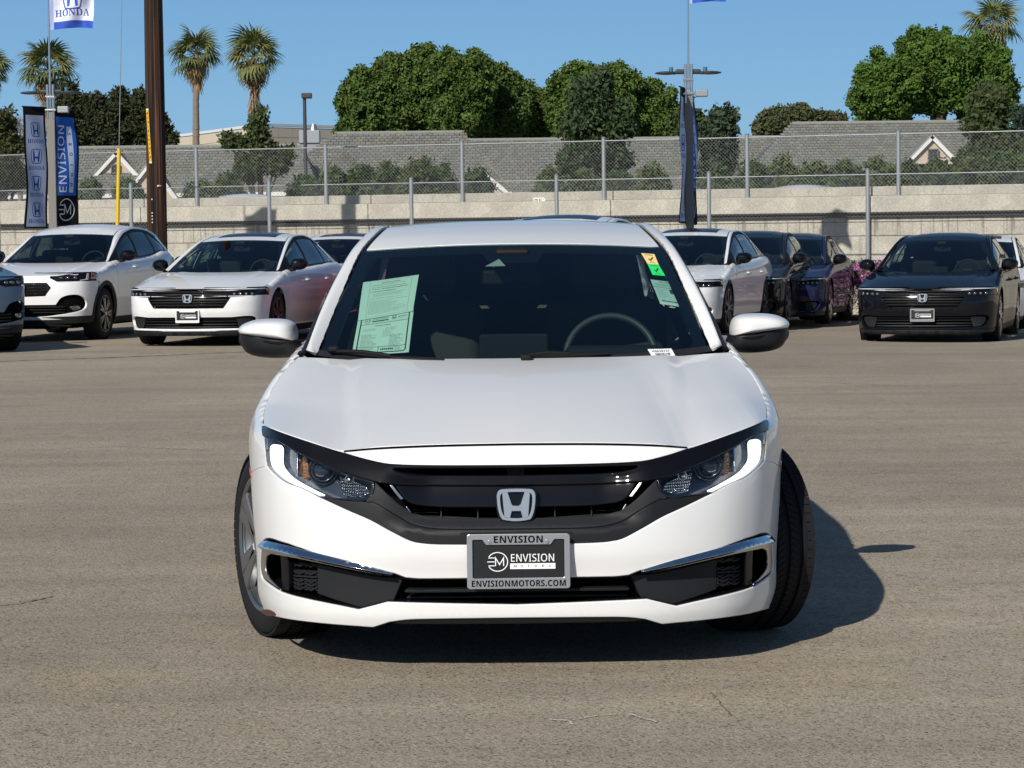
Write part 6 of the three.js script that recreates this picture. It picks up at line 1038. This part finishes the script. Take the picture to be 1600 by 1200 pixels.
function sedanFront(R, o) {
  const { f, full, P, two, put, F, s } = R, [ca, cb, cy] = s.cut;
  const arch = arc(s.axF, s.wr, s.archR, 45, -14, 8).map(([t, y]) => [-t, y]);
  const half = f([[0, .492, 1], [.45, .496, 1], [.535, .61, 1], [.56, .625], [.75, .632], [-.5, .645], [-ca, cy + .008, 1], [-cb, cy - .012, 1], ...arch.map((p) => [...p, 1]), [-.575, .21, 1], [.8, .2], [.6, .198], [0, .197, 1]], 2, false);
  const open = full([[0, .372, 1], [.56, .372, 1], [.78, .385], [.845, .35], [.83, .27], [.76, .232, 1], [0, .225, 1]], 3);
  const b = put('bumper', panel(F.shell, [...half, ...half.slice().reverse().map(([u, y]) => [-u, y])], { holes: [open], edge: .07, depth: .03, out: (p) => [p[0] * .6, 0, 1] }), s.paint);
  const low = put('lower_grille', P(open, { lift: -.05, rim: false }), M.void, b);
  for (const y of [.345, .315, .285, .255]) part('slat', P(full([[0, y + .006, 1], [.62, y + .006, 1], [.66, y, 1], [.62, y - .006, 1], [0, y - .006, 1]], 1), { lift: -.02, depth: .03, bevel: .002 }), M.trim, low);
  two('side_plate', f([[.62, .36, 1], [.80, .365], [.825, .33], [.80, .27], [.75, .24, 1], [.66, .24, 1]], 2), M.matte, { lift: -.022 }, low);
  put('front_skirt', P(full([[0, .195, 1], [.6, .196], [.82, .198], [-.56, .205, 1], [-.56, .16, 1], [.8, .145], [.5, .14], [0, .14, 1]], 3), { depth: .05, lift: .004 }), M.trim);
  const G = put('grille', P(full([[0, .735, 1], [.45, .735, 1], [.55, .61, 1], [.46, .485, 1], [0, .48, 1]], 1), { lift: -.045, rim: false }), M.void);
  const gm = P2({ color: lin(.006, .006, .007), roughness: .5, specularIntensity: .3, clearcoat: .12, clearcoatRoughness: .1 });
  for (let i = 0; i < 6; i++) { const y = .703 - i * .036, w = y > .61 ? mixn(.535, .44, (y - .61) / .11) : mixn(.455, .535, (y - .495) / .115); part('slat', P(full([[0, y + .011, 1], [w - .01, y + .011, 1], [w, y, 1], [w - .01, y - .009, 1], [0, y - .009, 1]], 1), { lift: -.008, depth: .03, bevel: .005 }), gm, G); }
  part('grille_frame', panel(F.shell, full([[0, .733, 1], [.43, .733, 1], [.548, .61, 1], [.462, .486, 1], [0, .483, 1]], 1), { holes: [full([[0, .722, 1], [.425, .722, 1], [.53, .61, 1], [.452, .498, 1], [0, .495, 1]], 1)], edge: .07, lift: .002, depth: .04, out: (p) => [0, 0, 1] }), M.gloss, G);
  if (o.plain !== true) emblem(G, 0, .61, F.shell(0, .61)[2] + .012, .105, -.05);
  for (const k of [1, -1]) {
    const H = new THREE.Group(); H.name = 'headlamp'; R.car.add(H); const fx = (g) => (k > 0 ? g : mirrorX(g)), pg = (l, o2) => fx(P(f(l, 2), { edge: .05, ...o2 }));
    part('housing', pg([[.44, .733, 1], [.6, .737], [.8, .745], [-.42, .752], [-.56, .748], [-.60, .70], [-.585, .648, 1], [.75, .634], [.56, .626], [.538, .614, 1]], { lift: -.001 }), M.gloss, H);
    part('light_bar', pg([[.50, .716, 1], [.7, .722], [-.46, .735, 1], [-.46, .722, 1], [.7, .709], [.51, .703, 1]], { lift: .004, depth: .01, bevel: .002 }), P2({ color: lin(.55, .57, .6), roughness: .2, clearcoat: 1 }), H);
    for (const x of [.60, .67, .74, .80]) { const p = F.shell(F.plan.uX(x), .665); part('lamp_eye', fx(clean(new THREE.SphereGeometry(.022, 14, 10).scale(1, .8, .5).translate(p[0], p[1], p[2] + .002))), P2({ color: lin(.25, .26, .28), roughness: .08, metalness: .8, clearcoat: 1 }), H); }
    part('amber_lens', pg([[-.49, .725, 1], [-.57, .73, 1], [-.575, .68, 1], [-.51, .672, 1]], { lift: .004, depth: .006, bevel: .002 }), P2({ color: lin(.45, .12, .02), roughness: .15, clearcoat: 1 }), H);
  }
  if (o.plate) plate(b, 0, .388, F.shell(0, .388)[2] + .03, -.02, o.plate, M.black, o.plate === M.satin);
  return R;
}
function suvFront(R) {
  const { f, full, P, two, put, F, s } = R, [ca, cb, cy] = s.cut;
  const arch = arc(s.axF, s.wr, s.archR + .05, 43, 0, 8).map(([t, y]) => [-t, y, 1]);
  const half = f([[0, .885, 1], [.40, .892, 1], [.40, .86, 1], [.52, .80, 1], [.72, .80], [-.48, .815], [-ca, cy + .012, 1], [-cb + .03, cy - .02, 1], ...arch, [-.42, .345, 1], [.62, .30, 1], [0, .29, 1]], 2, false);
  const open = full([[0, .50, 1], [.48, .50, 1], [.56, .60], [.72, .635], [.80, .60], [.835, .50], [.80, .42], [.60, .37, 1], [.3, .335], [0, .33, 1]], 3);
  const b = put('bumper', panel(F.shell, [...half, ...half.slice().reverse().map(([u, y]) => [-u, y])], { holes: [open], edge: .07, depth: .03, out: (p) => [p[0] * .6, 0, 1] }), s.paint);
  const low = put('lower_grille', P(open, { lift: -.045, rim: false }), M.void, b);
  for (const y of [.47, .43, .39]) part('slat', P(full([[0, y + .009, 1], [.6, y + .009, 1], [.6, y - .007, 1], [0, y - .007, 1]], 1), { lift: -.015, depth: .03, bevel: .003 }), M.trim, low);
  two('fog_lamp', f([[.66, .47, 1], [.76, .48], [.78, .44], [.70, .42, 1]], 2), P2({ color: lin(.3, .31, .33), roughness: .1, metalness: .7 }), { lift: -.015 }, low);
  put('front_skirt', P(full([[0, .292, 1], [.62, .302], [-.40, .345], [-.52, .33, 1], [-.5, .25, 1], [.7, .215], [0, .2, 1]], 3), { depth: .05, lift: .006 }), M.matte);
  const G = put('grille', P(full([[0, .80, 1], [.36, .80, 1], [.42, .73, 1], [.34, .62, 1], [0, .61, 1]], 1), { lift: .004, depth: .01 }), M.gloss);
  for (const y of [.765, .725, .685, .645]) part('slat', P(full([[0, y + .008, 1], [.35, y + .008, 1], [.35, y - .008, 1], [0, y - .008, 1]], 1), { lift: .016, depth: .012, bevel: .004 }), M.gloss, G);
  emblem(G, 0, .715, F.shell(0, .715)[2] + .03, .11, -.08);
  for (const k of [1, -1]) {
    const H = new THREE.Group(); H.name = 'headlamp'; R.car.add(H); const fx = (g) => (k > 0 ? g : mirrorX(g)), pg = (l, o2) => fx(P(f(l, 2), { edge: .05, ...o2 }));
    part('housing', pg([[.41, .862, 1], [.55, .90], [.75, .925], [-.42, .938], [-.56, .935], [-.60, .90], [-.575, .83, 1], [.75, .803], [.53, .802, 1]], { lift: -.001 }), M.gloss, H);
    for (const x of [.55, .64, .73]) { const p = F.shell(F.plan.uX(x), .86); part('lamp_eye', fx(clean(new THREE.SphereGeometry(.03, 14, 10).scale(1.1, .7, .5).translate(...p))), P2({ color: lin(.2, .21, .24), roughness: .08, metalness: .8 }), H); }
    part('light_bar', pg([[-.33, .92, 1], [-.37, .92, 1], [-.34, .83, 1], [.78, .82, 1], [.78, .832, 1], [-.30, .843, 1]], { lift: .004, depth: .008, bevel: .002 }), P2({ color: lin(.5, .52, .56), roughness: .2, clearcoat: 1 }), H);
    part('amber_lens', pg([[-.43, .925, 1], [-.545, .915, 1], [-.53, .84, 1], [-.40, .84, 1]], { lift: .004, depth: .006, bevel: .002 }), P2({ color: lin(.40, .08, .02), roughness: .15, clearcoat: 1 }), H);
  }
  return R;
}
function stand2(car, px, D, yaw, lift) { const p = at(px, 370, D); car.position.set(p.x, lift ?? groundY(p.x, -D - 2.5), -D); car.rotation.y = yaw * Math.PI / 180; return car; }
const WHITE = paint(.80, .80, .80);
const sedanA = sedanFront(commonCar(SEDAN, 'parked_sedan', 'white parked sedan on the left with black grille and dealer plate, beside the white crossover', 'car', 'new sedans parked in front of the wall', { paint: WHITE, rimMat: M.darkAlloy, sunroof: [2.65, 3.45] }), { plate: M.white });
stand2(sedanA.car, 291, 33.2, -11);
// a copy of the sedan with a paint of its own
function repaint(src, name, label, mat, group) { const c = src.clone(); c.name = numbered(name); scene.add(c); c.traverse((o) => { if (o.isMesh && o.material === WHITE) o.material = mat; }); tag(c, label, 'car', group); return c; }
const GR = 'new sedans parked in front of the wall';
stand2(repaint(sedanA.car, 'parked_sedan', 'white parked sedan seen just right of the foreground car, with a black door mirror', WHITE, GR), 1012, 35.3, -16);
const plateless = (c) => { const k = []; c.traverse((o) => { if (o.name === 'number_plate') k.push(o); }); k.forEach((o) => o.parent.remove(o)); return c; };
const dk = { roughness: .6, specularIntensity: .03, clearcoat: .55 }, charcoal = paint(.014, .014, .016, dk), navy = paint(.014, .018, .055, dk), jet = paint(.005, .006, .009, dk), grey = paint(.10, .11, .12), red = paint(.30, .012, .02);
stand2(plateless(repaint(sedanA.car, 'parked_sedan', 'charcoal black parked sedan, second right of the foreground car', charcoal, GR)), 1121, 38.9, -14.5);
stand2(plateless(repaint(sedanA.car, 'parked_sedan', 'dark navy blue parked sedan, third right of the foreground car beside the flowers', navy, GR)), 1194, 40.9, -14);
{ const c = repaint(sedanA.car, 'parked_sedan', 'glossy black parked sedan at the right facing the camera with a dealer plate', jet, GR); stand2(c, 1441, 33.8, -15.5); const pl = []; c.traverse((o) => { if (o.name === 'plate_frame') o.material = S2({ color: lin(.28, .28, .28), roughness: .4, metalness: .6 }); }); }
stand2(plateless(repaint(sedanA.car, 'parked_sedan', 'white parked sedan at the right edge, mostly behind the black one', WHITE, GR)), 1503, 39.6, -14.5);
stand2(plateless(repaint(sedanA.car, 'parked_sedan', 'grey parked sedan showing between the two white cars on the left', grey, GR)), 318, 40.4, -11);
stand2(plateless(repaint(sedanA.car, 'parked_sedan', 'white parked sedan far back whose roof shows left of the foreground car', WHITE, GR)), 470, 43.6, -11);
stand2(plateless(repaint(sedanA.car, 'parked_sedan', 'dark red parked car mostly hidden behind the left windscreen pillar of the foreground car', red, GR)), 606, 34.4, -11);
const suvA = suvFront(commonCar(SUV, 'parked_crossover', 'white parked crossover at the left with black wheel arches and lower bumper', 'car', undefined, { paint: WHITE, rimMat: M.darkAlloy }));
stand2(suvA.car, 30, 35.4, -10);
const G2 = 'crossovers around the lot';
stand2(repaint(suvA.car, 'parked_crossover', 'blue-grey parked crossover cut by the left edge of the photograph', paint(.055, .078, .125), G2), -54, 31.6, 30);
{ const c = stand2(repaint(suvA.car, 'parked_crossover', 'white crossover hidden behind the foreground car, only its dark-panelled roof showing', WHITE, G2), 790, 28.0, -14); let rf; c.traverse((o) => { if (o.name === 'roof') rf = o; }); part('sunroof', panel(suvA.F.roof, [[-.80, 2.5], [.80, 2.5], [.80, 3.7], [-.80, 3.7]], { lift: .004, edge: .08, out: () => [0, 1, 0] }), M.gloss, rf); }
stand2(repaint(suvA.car, 'street_car', 'white car beyond the wall on the left, only its roof rising above the wall', WHITE, G2), 370, 66, -170, TERRACE);
stand2(repaint(suvA.car, 'street_car', 'blue car beyond the wall left of centre, only its roof rising above the wall', paint(.03, .05, .10), G2), 662, 67, 172, TERRACE);
stand2(repaint(suvA.car, 'street_car', 'white car beyond the wall on the right, only its roof rising above the wall', WHITE, G2), 1276, 62, 168, TERRACE);
renderer.render(scene, camera);
